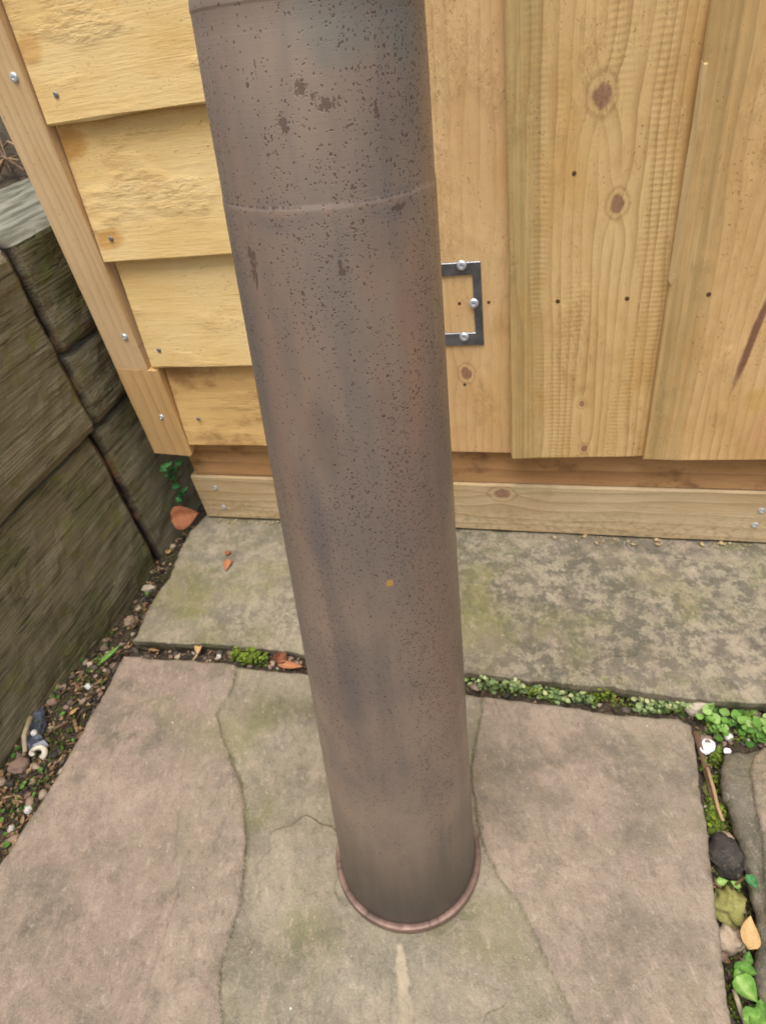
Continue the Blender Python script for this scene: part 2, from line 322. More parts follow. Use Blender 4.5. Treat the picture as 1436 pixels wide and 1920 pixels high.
def soil_mat():
    g = NT("damp_soil"); o = g.obj(); n = g.noise(o, 60., 6., .7); n2 = g.noise(o, 260., 4., .7)
    col = g.mix(g.ss(n, .35, .65), srgb(46, 39, 32), srgb(84, 72, 58)); col = g.mix(g.mul(g.ss(n2, .52, .7), .7), col, srgb(142, 122, 102))
    col = g.mix(g.mul(g.ss(g.noise(o, 18., 4., .6), .54, .68), .6), col, srgb(70, 76, 32))
    return g.fin(col, .9, g.bump(g.add(n, g.mul(n2, .5)), 1., .006), spec=.2)
def tone_mat(name, stops, rough=.7, sc=90., trans=0., spec=.3, mott=.25):
    g = NT(name); o = g.obj(); t = g.add(g.attr('tone'), g.mul(g.sub(g.noise(o, sc, 4., .65), .5), .25))
    col = g.ramp(t, stops); n2 = g.noise(o, sc*6, 3., .6); col = g.mix(g.mul(g.ss(n2, .5, .7), .3), col, g.mix(.5, col, (.02, .018, .014)))
    n5 = g.noise(o, sc*2.2, 5., .7); col = g.mix(g.mul(g.ss(n5, .55, .72), mott), col, g.mix(.55, col, (.5, .46, .38))); col = g.mix(g.mul(g.ss(n5, .45, .3), mott), col, g.mix(.5, col, (.03, .028, .02)))
    m = g.fin(col, rough, g.bump(g.add(n5, g.noise(o, sc*7, 3., .6)), .7, .0016), spec=spec)
    if trans: g.put(g.b.inputs['Subsurface Weight'], trans); g.put(g.b.inputs['Subsurface Radius'], (.002, .003, .001))
    return m
def plain(name, col, rough=.5, metal=0., spec=.4, var=None, sc=80.):
    g = NT(name); o = g.obj(); n = g.noise(o, sc, 4., .65)
    c = g.mix(g.ss(n, .35, .68), col, var if var is not None else tuple(k*.7 for k in col))
    return g.fin(c, rough, g.bump(n, .3, .0008), metal=metal, spec=spec)

# ------------------------------------------------------------------ shell case surface
TB = np.array([-.19089, .36042, 0.]); TN = np.array([.04401, .08, 1.]); TN /= np.linalg.norm(TN)
KS = [0, .3, .6, .9, 1.1, 1.5]; KR = [.09897, .08896, .07915, .0699, .0622, .0560]
E1 = np.cross([0, 1., 0], TN); E1 /= np.linalg.norm(E1); E2 = np.cross(TN, E1)
def prof(s):
    r = np.interp(s, KS, KR)
    r += .0004*math.exp(-((s-.966)/.03)**2) - .00004*math.exp(-((s-.9055)/.0016)**2)
    r -= .0005*float(sstep(s, .9035, .9065))
    r += .0007*math.exp(-((s-1.0)/.0022)**2)
    return r
def tube_uv(px, py):
    d = ray(px, py); t = np.linspace(.2, .95, 4000); P = C0+t[:, None]*d-TB; s = P@TN
    rad = np.linalg.norm(P-s[:, None]*TN, axis=1)-np.interp(s, KS, KR); i = int(np.argmax(rad < 0)) if (rad < 0).any() else int(np.argmin(np.abs(rad)))
    q = P[i]; th = math.atan2(q@E1, -(q@E2)); return th*.08*S, s[i]*S
BLU = srgb(104, 106, 112); DGR = srgb(98, 88, 80); TEAL = srgb(112, 122, 116); ORG_ = srgb(166, 130, 108)
CLOUDS = [(765, 570, .007, .012, BLU, .6), (612, 830, .010, .022, DGR, .65), (590, 985, .010, .030, srgb(104, 98, 102), .7), (650, 40, .022, .012, TEAL, .9), (760, 60, .012, .010, TEAL, .7), (735, 840, .006, .06, srgb(150, 116, 104), .6), (770, 640, .009, .05, srgb(176, 138, 114), 1.), (778, 930, .006, .06, srgb(158, 128, 110), .7), (560, 720, .006, .05, srgb(158, 130, 110), .9), (660, 1330, .01, .05, srgb(108, 100, 96), .9),
          (735, 385, .016, .006, BLU, .5), (700, 480, .010, .018, ORG_, .5), (790, 560, .006, .03, ORG_, .45), (520, 410, .02, .005, srgb(108, 104, 104), .5),
          (640, 1460, .012, .03, BLU, .35), (545, 660, .004, .03, srgb(116, 114, 112), .6), (800, 900, .004, .05, srgb(136, 110, 100), .4), (540, 900, .005, .05, ORG_, .5)]
STAINS = [(473, 480, .0026, .0042, 0.), (478, 515, .0018, .0056, -.15), (530, 232, .0020, .0034, 0.), (565, 168, .0034, .0022, -.4), (605, 195, .0046, .0020, -.45), (707, 216, .0010, .0032, 0.),
          (748, 388, .0032, .0016, .2), (480, 135, .0006, .0026, 0.), (632, 190, .0016, .0018, 0.), (640, 240, .004, .0005, .1), (640, 510, .0016, .0034, 0.)]
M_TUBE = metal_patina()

# ================================================================== GROUND AND PAVING
Y0 = 1.07935
def plane_z(x, y): return -(TN[0]/TN[2]*(x-TB[0]) + TN[1]/TN[2]*(y-TB[1]))      # lie of the front slab
def on_front(px, py):
    d = ray(px, py); t = -((C0-TB)@TN)/(d@TN); return C0+t*d
def soil_z(x, y):
    x = np.asarray(x, float); y = np.asarray(y, float)
    left = -.012 - .05*sstep(y, .5, .82)
    right = -.078 + 0*x
    mid = -.030 - .022*sstep(x, -.3, .2)
    z = np.where(x < -.62, left, mid); k = sstep(x, -.9, -.6); z = left*(1-k)+mid*k
    k2 = sstep(x, .2, .3)*sstep(y, .66, .6); z = z*(1-k2)+right*k2
    return z + .011*fbm(x*26, y*26, 4)
def soil_at(px, py):
    z = -.05
    for _ in range(6): p = onz(px, py, z); z = float(soil_z(p[0], p[1]))
    return onz(px, py, z)
M_SOIL = soil_mat()
gx = np.concatenate([[-9, -5, -3, -2, -1.5], np.arange(-1.2, .75, .010), [1.0, 1.5, 2.5, 5, 9]]); gy = np.concatenate([[-9, -5, -2.5, -1.2, -.6], np.arange(-.15, 1.12, .010), [1.4, 2, 3.5, 6, 10]])
GX, GY = np.meshgrid(gx, gy); GZ = soil_z(GX, GY); nx = len(gx)
vs = np.stack([GX.ravel(), GY.ravel(), GZ.ravel()], 1); fs = [[j*nx+i, j*nx+i+1, (j+1)*nx+i+1, (j+1)*nx+i] for j in range(len(gy)-1) for i in range(nx-1)]
ground = tag(obj("ground", vs, fs, M_SOIL, None, (0, 0, 0), True), kind="structure", label="damp brown soil showing between the paving slabs")

def resample(pts, step, jit, seed, closed=True):
    pts = np.array(pts, float); out = []
    n = len(pts)
    for i in range(n if closed else n-1):
        a = pts[i]; b = pts[(i+1) % n]; L = np.linalg.norm(b-a); k = max(1, int(L/step))
        for j in range(k): out.append(a+(b-a)*j/k)
    if not closed: out.append(pts[-1])
    out = np.array(out); tn = np.roll(out, -1, 0)-np.roll(out, 1, 0); tn /= np.linalg.norm(tn, axis=1)[:, None]+1e-9; nr = np.stack([tn[:, 1], -tn[:, 0]], 1)
    s = np.arange(len(out))*step
    off = jit*(fbm(s*22+seed*7.7, s*0+seed, 4)+.6*fbm(s*90+seed, s*0+seed*3, 2))
    if not closed: nr[0] = nr[1]; nr[-1] = nr[-2]
    return out+nr*off[:, None]
def inside(P, poly):
    x, y = P[:, 0], P[:, 1]; c = np.zeros(len(P), bool); n = len(poly)
    for i in range(n):
        x1, y1 = poly[i]; x2, y2 = poly[(i+1) % n]
        if y1 == y2: continue
        m = ((y1 > y) != (y2 > y)) & (x < (x2-x1)*(y-y1)/(y2-y1)+x1); c ^= m
    return c
def segdist(P, poly, closed=True):
    n = len(poly); best = np.full(len(P), 9.); sg = np.zeros(len(P))
    for i in range(n if closed else n-1):
        a = poly[i]; b = poly[(i+1) % n]; ab = b-a; L = ab@ab+1e-12
        t = np.clip(((P-a)@ab)/L, 0, 1); q = P-a-t[:, None]*ab; d = np.hypot(q[:, 0], q[:, 1]); m = d < best
        cr_ = ab[0]*(P[:, 1]-a[1])-ab[1]*(P[:, 0]-a[0]); best = np.where(m, d, best); sg = np.where(m, np.sign(cr_), sg)
    return best, sg
def slab(outline, zf, hf, thick, mat, step=.007, jit=.006, seed=1, R=(.004, .014), ridges=(), attrs=None, label=None):
    out = resample(outline, step, jit, seed)
    lo, hi = out.min(0), out.max(0)
    X, Y = np.meshgrid(np.arange(lo[0], hi[0], step), np.arange(lo[1], hi[1], step*.92)); P = np.stack([X.ravel(), Y.ravel()], 1)
    P += (RNG.random(P.shape)-.5)*step*.35
    extra = []
    cen_n = np.roll(out, -1, 0)-np.roll(out, 1, 0); cen_n /= np.linalg.norm(cen_n, axis=1)[:, None]+1e-9; nin = np.stack([-cen_n[:, 1], cen_n[:, 0]], 1)
    if not inside(out[:1]+nin[:1]*.003, out)[0]: nin = -nin
    for o in (.0022, .0055): extra.append(out+nin*o)
    for rg in ridges:
        rr = resample(rg, .004, 0, 1, False); tn = np.gradient(rr, axis=0); tn /= np.linalg.norm(tn, axis=1)[:, None]; nn = np.stack([tn[:, 1], -tn[:, 0]], 1)
        extra += [rr+nn*.0013, rr-nn*.0013, rr]
    for e in extra:
        d, _ = segdist(P, e, False) if len(e) < 60 else (None, None)
    E = np.concatenate(extra); Q = np.concatenate([P, E])
    Q = Q[inside(Q, out)]; d, _ = segdist(Q, out); Q = Q[d > .0012]
    allp = np.concatenate([out, Q]); n0 = len(out)
    edges = [(i, (i+1) % n0) for i in range(n0)]
    vo, eo, fo, ov, oe, of = delaunay_2d_cdt([Vector(p) for p in allp], edges, [], 1, 1e-5)
    V = np.array([[v[0], v[1]] for v in vo]); d, _ = segdist(V, out)
    Rv = R[0]+(R[1]-R[0])*np.clip(fbm(V[:, 0]*14+seed, V[:, 1]*14, 3)+.5, 0, 1)
    k = np.clip(1-d/Rv, 0, 1); drop = Rv*.6*(1-np.sqrt(np.clip(1-k*k, 0, 1)))
    Z = zf(V[:, 0], V[:, 1])+hf(V)-drop
    # side walls
    src = {i: vi for vi, l in enumerate(ov) for i in l}; ring = [src[i] for i in range(n0)]
    V3 = [(*V[i], Z[i]) for i in range(len(V))]; F_ = [list(f) for f in fo]
    a2 = sum((out[i][0]*out[(i+1) % n0][1]-out[(i+1) % n0][0]*out[i][1]) for i in range(n0)); 
    prev = ring
    at = {k_: list(v) for k_, v in (attrs(V) if attrs else {}).items()}
    at['edge'] = list(np.clip(1-d/.010, 0, 1)**1.5)
    for lev in (.18, .5, 1.):
        cur = []
        for i in range(n0):
            o2 = out[i]+nin[i]*(.034*lev*lev+.004*float(fbm(i*.13+seed, lev*9, 2))) ; zz = Z[ring[i]]-thick*lev
            cur.append(len(V3)); V3.append((o2[0], o2[1], zz))
            for k_ in at: at[k_].append(1. if k_ == 'edge' else at[k_][ring[i]])
        for i in range(n0):
            q = [prev[i], prev[(i+1) % n0], cur[(i+1) % n0], cur[i]]; F_.append(q if a2 < 0 else q[::-1])
        prev = cur
    c = out.mean(0)
    o = obj("slab", V3, F_, mat, ground, (c[0], c[1], float(np.mean(Z))), True, at)
    o.data.polygons.foreach_set('use_smooth', [len(p.vertices) == 3 for p in o.data.polygons])
    if label: o['label'] = label
    return o
pf = lambda L: np.array([on_front(*p)[:2] for p in L]); pz = lambda L, z=0: np.array([onz(*p, z)[:2] for p in L])
rj = lambda k, L: resample(pf(L), .006, .0035, 40+k, False)
# front slab: riven flagstone in three layers
front_out = pf([(232, 1229), (300, 1236), (400, 1241), (440, 1250), (580, 1264), (720, 1282), (880, 1302), (905, 1308), (1000, 1318), (1080, 1329), (1150, 1343), (1270, 1347), (1293, 1362), (1305, 1420), (1314, 1500), (1325, 1560), (1331, 1640), (1346, 1740), (1358, 1840), (1366, 1920), (1375, 2060),
                (718, 2110), (-60, 2060), (-150, 1900), (-60, 1722), (0, 1625), (75, 1520), (150, 1388)])
R1 = rj(1, [(445, 1225), (438, 1290), (405, 1340), (425, 1395), (440, 1440), (459, 1500), (464, 1590), (456, 1660), (446, 1710), (420, 1790), (412, 1850), (416, 1920), (425, 2120)])
R2 = rj(2, [(906, 1290), (903, 1330), (892, 1400), (886, 1450), (893, 1530), (908, 1590), (940, 1655), (968, 1690), (1000, 1745), (1030, 1820), (1062, 1880), (1090, 1930), (1160, 2130)])
R3 = rj(3, [(352, 1400), (340, 1520), (330, 1600), (338, 1680), (318, 1740), (292, 1810), (278, 1870), (276, 1930), (270, 2120)])
SLV = resample(pf([(748, 1766), (757, 1775), (762, 1800), (766, 1850), (772, 1900), (776, 1990), (740, 1990), (741, 1900), (744, 1850), (741, 1800), (744, 1775)]), .006, .0045, 61)
R4 = pf([(1312, 1570), (1306, 1592), (1318, 1628), (1330, 1645), (1345, 1570)]); R5 = pf([(1346, 1800), (1332, 1815), (1330, 1850), (1326, 1880), (1336, 1915), (1350, 1960), (1385, 1960), (1385, 1800)])
def f_h(V):
    h = .006*fbm(V[:, 0]*5, V[:, 1]*5, 4)+.0034*fbm(V[:, 0]*30, V[:, 1]*14+V[:, 0]*9, 4)
    d, s = segdist(V, R1, False); h += .0048*sstep(-s*d, -.0014, .0014)
    d, s = segdist(V, R2, False); h += .0050*sstep(s*d, -.0014, .0014)
    d, s = segdist(V, R3, False); h += -.0030*sstep(-s*d, -.002, .002)*(d < .2)
    d, s = segdist(V, SLV); ins = inside(V, SLV); h += np.where(ins, -.003*sstep(d, 0, .002), 0)
    for rr in (R4, R5):
        d, s = segdist(V, rr); h -= np.where(inside(V, rr), .006*sstep(d, 0, .002), 0)
    return h
def bump2(V, p, rx, ry): 
    return np.exp(-(((V[:, 0]-p[0])/rx)**2+((V[:, 1]-p[1])/ry)**2))
def f_at(V):
    d1, s1 = segdist(V, R1, False); d2, s2 = segdist(V, R2, False); ins = inside(V, SLV)
    lay = np.maximum(sstep(-s1*d1, -.002, .002)*1., sstep(s2*d2, -.002, .002)*1.)
    lay = np.where(ins, .55, lay)
    moss = .12*np.clip(1-lay, 0, 1)+.5*bump2(V, on_front(520, 1330), .1, .07)+.45*bump2(V, on_front(560, 1780), .05, .05)+.4*bump2(V, on_front(880, 1760), .08, .04)+.4*bump2(V, on_front(480, 1560), .02, .09)+.5*bump2(V, on_front(390, 1390), .06, .05)+.35*bump2(V, on_front(300, 1320), .05, .04)
    dv = .55*bump2(V, on_front(270, 1380), .10, .045)+.5*bump2(V, on_front(220, 1290), .06, .03)+.45*bump2(V, on_front(60, 1700), .06, .06)+.3*bump2(V, on_front(560, 1330), .08, .04)+.3*bump2(V, on_front(1050, 1450), .12, .06)+.35*bump2(V, on_front(380, 1620), .03, .05)+.3*bump2(V, on_front(1180, 1400), .07, .04)
    ed = .9*np.exp(-(d1/.0035)**2)*(s1 > 0)+.9*np.exp(-(d2/.0035)**2)*(s2 < 0)
    d3, s3 = segdist(V, R3, False); strip = sstep(-s3*d3, -.003, .003)*sstep(s1*d1, .0, .0) if False else 0
    lay = lay*np.where(s3 < 0, 1, .72)
    ed3 = np.exp(-(d3/.004)**2)*(s3 < 0)  # shade of the low left step, painted as a dark line
    sil = ins*sstep(segdist(V, SLV)[0], 0, .0015)
    return {'sliver': sil, 'layer': lay, 'moss': np.where(ins, 0, moss+.8*ed), 'dark': np.clip(1.5*dv+.35*ed+.4*ed3+.5*np.clip(fbm(V[:, 0]*7+3, V[:, 1]*7, 3), 0, 1), 0, 1)*np.where(ins, 0, 1), 'mott': lay*0}
M_FRONT = stone("riven_sandstone_front", srgb(147, 137, 116), srgb(132, 124, 104), srgb(158, 145, 127), srgb(108, 106, 66), .7, None, 3.1, lay=(srgb(162, 141, 125), srgb(142, 124, 111)))
front = slab(front_out, plane_z, f_h, .075, M_FRONT, .0062, .0035, 3, (.002, .006), (R1, R2, R3, SLV), f_at, "pinkish brown riven slab under the metal case")
# rear slab under the shed door
rear_out = np.concatenate([pz([(250, 1200), (300, 1206), (345, 1205), (400, 1208), (470, 1212), (545, 1223), (700, 1240), (870, 1260), (1000, 1275), (1150, 1290), (1300, 1308), (1436, 1321), (1640, 1347)]), [[.62, 1.16], [-.86, 1.16]], pz([(385, 966), (355, 992), (335, 1040), (318, 1085), (296, 1110)])])
def r_h(V): return .004*fbm(V[:, 0]*6+4, V[:, 1]*6, 4)+.0018*fbm(V[:, 0]*26, V[:, 1]*26, 3)-.001
def r_at(V):
    mott = np.clip(.35+1.1*sstep(V[:, 0], -.30, -.08)+.9*fbm(V[:, 0]*4, V[:, 1]*4, 2), 0, 1)*.9
    moss = .75*bump2(V, onz(370, 1110), .10, .07)+.85*bump2(V, onz(880, 1130), .05, .10)+.25
    dv = .5*bump2(V, onz(480, 1000), .12, .03)+.55*bump2(V, onz(1250, 1030), .3, .02)+.25*bump2(V, onz(420, 1060), .05, .06)
    return {'layer': mott*0, 'moss': moss, 'dark': np.clip(dv, 0, 1), 'mott': mott}
M_REAR = stone("lichen_sandstone_rear", srgb(152, 143, 120), srgb(138, 130, 106), srgb(162, 150, 128), srgb(120, 117, 68), .75, srgb(74, 73, 64), 8.4)
slab(rear_out, lambda x, y: 0*x, r_h, .066, M_REAR, .008, .006, 5, (.002, .005), (), r_at, "greenish slab with dark lichen mottling along the shed base")
# third slab, right edge of the photo
side_out = pz([(1395, 1402), (1436, 1400), (1560, 1415), (1640, 1700), (1600, 2000), (1452, 1990), (1428, 1900), (1408, 1820), (1418, 1740), (1404, 1650), (1388, 1570), (1356, 1490), (1352, 1440), (1370, 1412)], -.03)
SR = pz([(1436, 1395), (1412, 1420), (1404, 1450), (1412, 1510), (1425, 1560), (1430, 1640), (1436, 1700), (1452, 1800), (1460, 1990)], -.03)
def s_h(V):
    d, s = segdist(V, SR, False)
    return .010*fbm(V[:, 0]*9, V[:, 1]*9, 4)+.008*sstep(s*d, -.003, .003)+.004*fbm(V[:, 0]*40, V[:, 1]*40, 3)
def s_at(V):
    d, s = segdist(V, SR, False); lay = sstep(s*d, -.004, .004)*np.clip(.5+1.6*fbm(V[:, 0]*22, V[:, 1]*16, 3), 0, 1)
    return {'layer': lay, 'moss': .3+0*lay, 'dark': .7*(1-lay), 'mott': .6+0*lay}
M_SIDE = stone("flaky_sandstone_side", srgb(130, 122, 104), srgb(108, 103, 88), srgb(150, 138, 118), srgb(104, 100, 62), .6, srgb(84, 82, 74), 15.2, lay=(srgb(182, 156, 134), srgb(160, 142, 120)))
slab(side_out, lambda x, y: -.03+0*x, s_h, .05, M_SIDE, .0065, .008, 9, (.012, .03), (SR,), s_at, "rough grey slab with flaking layers at the right edge")

# ================================================================== SLEEPER RETAINING WALL
M_SLP = sleeper_mat()
wall = tag(empty("sleeper_wall", (-1.15, .6, -.1)), "retaining wall of dark mossy timber sleepers left of the shed", "wall")
def sleeper(y0, y1, z0, z1, x0, x1, seed):
    ny, nz, nd = max(6, int((y1-y0)/.016)), 22, 16
    prof_ = []; r = .014
    zz = np.linspace(z0, z1, nz); xx = np.linspace(x1, x0, nd)
    V = []; rot = []
    pr = [(x1, z) for z in zz]+[(x, z1) for x in xx[1:]]
    for j in range(ny+1):
        y = y0+(y1-y0)*j/ny; e = min(y-y0, y1-y)
        for (x, z) in pr:
            dz = min(z-z0, z1-z); ox = -max(0, .012-min(dz, .012))*.6 if x == x1 else 0
            oz = -max(0, .014-(x1-x))*.45 if z == z1 else 0
            q = .006*float(fbm(y*5+seed*3, z*22+seed, 3))+.004*float(fbm(y*30, z*40+seed, 2))
            q2 = -.010*max(0, .008-e)/.008
            V.append((x+(q+q2 if x == x1 or z == z1 else 0)+ox, y, z+oz+(.008*float(fbm(y*9+seed, x*30, 3)) if z == z1 else 0)+(.006*float(fbm(y*8+seed*5, 3., 3)) if z == z0 else 0)))
            rot.append(float(np.clip(1.0-e/.012+1.3*fbm(y*30+seed, z*18, 3), 0, 1))*(1 if e < .03 else 0))
    n = len(pr); Fc = [[j*n+i, j*n+i+1, (j+1)*n+i+1, (j+1)*n+i] for j in range(ny) for i in range(n-1)]
    a, b = len(V), len(V)+1
    V += [(x0, y0, z0), (x0, y1, z0)]; rot += [1, 1]
    Fc.append([i for i in range(n)][::-1]+[a]); Fc.append([ny*n+i for i in range(n)]+[b]); Fc.append([0, n*ny, b, a][::-1]); Fc.append([n-1, a, b, n*ny+n-1][::-1])
    return obj("sleeper", V, Fc, M_SLP, wall, (x1, y0, z0), False, {'rot': rot})
XW = -.962
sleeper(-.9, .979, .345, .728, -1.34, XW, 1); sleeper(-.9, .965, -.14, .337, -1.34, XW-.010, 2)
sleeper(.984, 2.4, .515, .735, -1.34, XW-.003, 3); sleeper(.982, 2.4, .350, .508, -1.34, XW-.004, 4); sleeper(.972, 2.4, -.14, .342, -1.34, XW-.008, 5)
bx = np.concatenate([np.arange(-2.2, -1.30, .03), [-1.30]]); by = np.concatenate([[-2], np.arange(-.4, 2.6, .03), [4]]); BX, BY = np.meshgrid(np.concatenate([[-6, -4, -3], bx]), by)
BZ = .715+.03*fbm(BX*6, BY*6, 4)+.012*fbm(BX*30, BY*30, 3); n = BX.shape[1]
tag(obj("garden_bed", np.stack([BX.ravel(), BY.ravel(), BZ.ravel()], 1), [[j*n+i, j*n+i+1, (j+1)*n+i+1, (j+1)*n+i] for j in range(BX.shape[0]-1) for i in range(n-1)], M_SOIL, None, (-2, 1, .7), True), "raised bed of bare soil behind the sleeper wall", kind="structure")

# ================================================================== SHED
def board(name, P, mat, parent, axis, L0, L1, step=.03, wob=.0012, seed=0, origin=None, endw=.0006):
    """prism: P = cross-section polygon (list of 2-tuples), extruded along axis from L0 to L1 with uneven edges"""
    n = max(2, int((L1-L0)/step)); m = len(P); V = []
    for j in range(n+1):
        t = L0+(L1-L0)*j/n
        for i, (a, b) in enumerate(P):
            w = wob*float(fbm(t*9+seed*5.1, i*.37+seed, 3)); w2 = wob*.5*float(fbm(t*11+seed*2.1, i*.61+seed+40, 3))
            e = endw*float(fbm(i*1.7+seed, j*3., 2))*4 if j in (0, n) else 0
            V.append((t+e, a+w2, b+w) if axis == 'x' else (a+w, b+w2, t+e))
    Fc = [[j*m+i, j*m+(i+1) % m, (j+1)*m+(i+1) % m, (j+1)*m+i] for j in range(n) for i in range(m)]
    Fc += [list(range(m))[::-1], [n*m+i for i in range(m)]]
    return obj(name, V, Fc, mat, parent, origin if origin is not None else V[0])
def rect(a0, a1, b0, b1, c=.0025):
    return [(a0+c, b0), (a1-c, b0), (a1, b0+c), (a1, b1-c), (a1-c, b1), (a0+c, b1), (a0, b1-c), (a0, b0+c)]
def fix_normals(o):
    import bmesh
    bm = bmesh.new(); bm.from_mesh(o.data); bmesh.ops.recalc_face_normals(bm, faces=bm.faces); bm.to_mesh(o.data); bm.free(); return o
shed = tag(empty("garden_shed", (-.3, Y0+.6, 0)), "new yellow softwood shed with overlapping boards and ledged plank door", "shed")
M_SCREW = plain("zinc_screw", (.8, .83, .88), .35, .6, .5, (.45, .48, .52), 900.)
M_NAIL = plain("dull_nail", (.3, .31, .33), .5, .7, .4, (.2, .18, .16), 900.)
M_HOLE = plain("dark_hole", srgb(112, 86, 58), .9, 0, .1, srgb(66, 48, 34), 900.)
def head(name, p, r, mat, parent, h=.0022, slot=True):
    V = [(0, -h, 0)]; N = 14; 
    rings = ((.30, -h*.35 if slot else -h), (.38, -h), (.8, -h*.85), (1., -h*.2), (1.02, h))
    for rr, yy in rings: V += [(rr*r*math.cos(k*2*math.pi/N)*(1 if not slot or rr > .35 else (1.7 if k % 7 < 1 else .5)), yy, rr*r*math.sin(k*2*math.pi/N)) for k in range(N)]
    V[0] = (0, -h*.3 if slot else -h, 0)
    Fc = [[0, 1+(k+1) % N, 1+k] for k in range(N)]+[[1+q*N+k, 1+q*N+(k+1) % N, 1+(q+1)*N+(k+1) % N, 1+(q+1)*N+k] for q in range(len(rings)-1) for k in range(N)]
    return fix_normals(obj(name, np.array(V)+np.array(p), Fc, mat, parent, p, False))
# cladding: feather-edge boards, thick lower edge proud
LAP = [.2516, .4470, .6655, .8908, 1.125, 1.35, 1.575, 1.80, 2.03, 2.26, 2.49, 2.72, 2.95]
for i in range(len(LAP)-1):
    zb, zt = LAP[i], LAP[i+1]+.035; xl = (-.811, -.825, -.8335, -.8325)[i] if i < 4 else -.833
    kst = {1: ((.012, .118, .022, .012, .0, OR_),), 2: ((.016, .024, .020, .012, .75, OR_), (.010, .115, .022, .016, .8, OR_)), 3: ((.010, .060, .016, .014, .6, OR_), (.014, .128, .026, .013, .6, OR_))}.get(i, ())
    mt = wood("featheredge_wood", 'x', spotsx=kst, *(YEL if i else (srgb(216, 178, 116), srgb(196, 156, 100), srgb(150, 110, 66))), ring=9, late_k=.28, rough_torn=1. if i > 1 else .6, stain=((.28, srgb(204, 160, 94)) if i else (.75, srgb(148, 108, 68))), fine=.8, seed=i*3.3)
    c = .0025
    pr = [(Y0-.030+c, zb), (Y0-.0108, zb), (Y0-.001, zt), (Y0-.0060, zt), (Y0-.030, zb+c)]
    pl = fix_normals(board("plank", pr, mt, shed, 'x', xl, -.235, .018, .0026, i+3, (xl, Y0-.030, zb)))
for px, py, i in ((105, 178, 3), (208, 448, 2), (298, 657, 1), (372, 786, 0)):
    p = ony(px, py, Y0-.0286); head("nail", p, 0.0044, M_NAIL, shed, .0012, False)
# corner trim in two lengths, screws
M_T1 = wood("trim_wood", 'z', *TRM, ring=15, stain=(.25, srgb(190, 146, 92)), seed=2.); M_T2 = wood("trim_wood_lower", 'z', srgb(206, 168, 116), srgb(198, 156, 102), srgb(160, 118, 72), ring=9, seed=5.)
t1 = fix_normals(board("corner_trim", rect(-.9125, -.836, Y0-.033, Y0-.0005), M_T1, shed, 'z', .4455, 2.98, .03, .0012, 21, (-.9125, Y0-.03, .4455)))
t2 = fix_normals(board("corner_trim", rect(-.913, -.813, Y0-.034, Y0-.0005, .004), M_T2, shed, 'z', .2275, .4445, .02, .003, 25, (-.913, Y0-.031, .2275), .003))
for px, py, t in ((27, 145, t1), (234, 632, t1), (303, 782, t2)): head("screw", ony(px, py, Y0-.0342), .0068, M_SCREW, t)
# base
M_B = wood("bearer_wood", 'x', srgb(208, 184, 146), srgb(192, 164, 122), srgb(150, 120, 84), ring=11, knots=((.452, .066, .008),), dirt=.062, stain=(.35, srgb(148, 126, 88)), seed=1.3)
bear = fix_normals(board("base_bearer", rect(-.866, .75, Y0, Y0+.09, .004), M_B, shed, 'x', 0, 1, .02, 0, 0)) if False else None
bear = fix_normals(board("base_bearer", [(Y0+.004, .0035), (Y0+.09, .0035), (Y0+.09, .1375), (Y0+.004, .1375), (Y0, .1335), (Y0, .0075)], M_B, shed, 'x', -.8655, .75, .02, .002, 31, (-.8655, Y0, .0035)))
for px, py in ((403, 915), (419, 951), (1427, 958), (1414, 985)): head("screw", ony(px, py, Y0-.0012), .0066, M_SCREW, bear, .0014)
M_F = wood("floor_frame_wood", 'x', srgb(196, 152, 104), srgb(176, 132, 86), srgb(116, 80, 50), ring=7, stain=(.85, srgb(126, 88, 62)), seed=6.)
fix_normals(board("floor_frame", [(Y0+.006, .1395), (Y0+.09, .1395), (Y0+.09, .30), (Y0+.004, .30), (Y0+.004, .1415)], M_F, shed, 'x', -.852, .75, .03, .0015, 33, (-.852, Y0+.004, .1395)))
# door post left of the door
M_J = wood("door_post_wood", 'z', srgb(222, 186, 134), srgb(214, 172, 120), srgb(176, 130, 84), late_k=.7, ring=16, knots=(((ony(874, 700, Y0-.0153)[2]-.2325)*S, (ony(874, 700, Y0-.0153)[0]+.2345)*S, .0060),), rough_torn=.7, stain=(.3, srgb(206, 156, 92)), seed=4.1)
post = fix_normals(board("door_post", [(-.2345, Y0-.0145), (-.0895, Y0-.0155), (-.088, Y0-.014), (-.088, Y0+.003), (-.2345, Y0+.003)], M_J, shed, 'z', .2325, 2.95, .02, .0008, 41, (-.2345, Y0-.015, .2325), .0015))
for px, py in ((861, 569), (916, 567), (871, 721), (872, 700)):
    if py != 700: head("screw_hole", ony(px, py, Y0-.0153), .0030, M_HOLE, post, .0004, False)
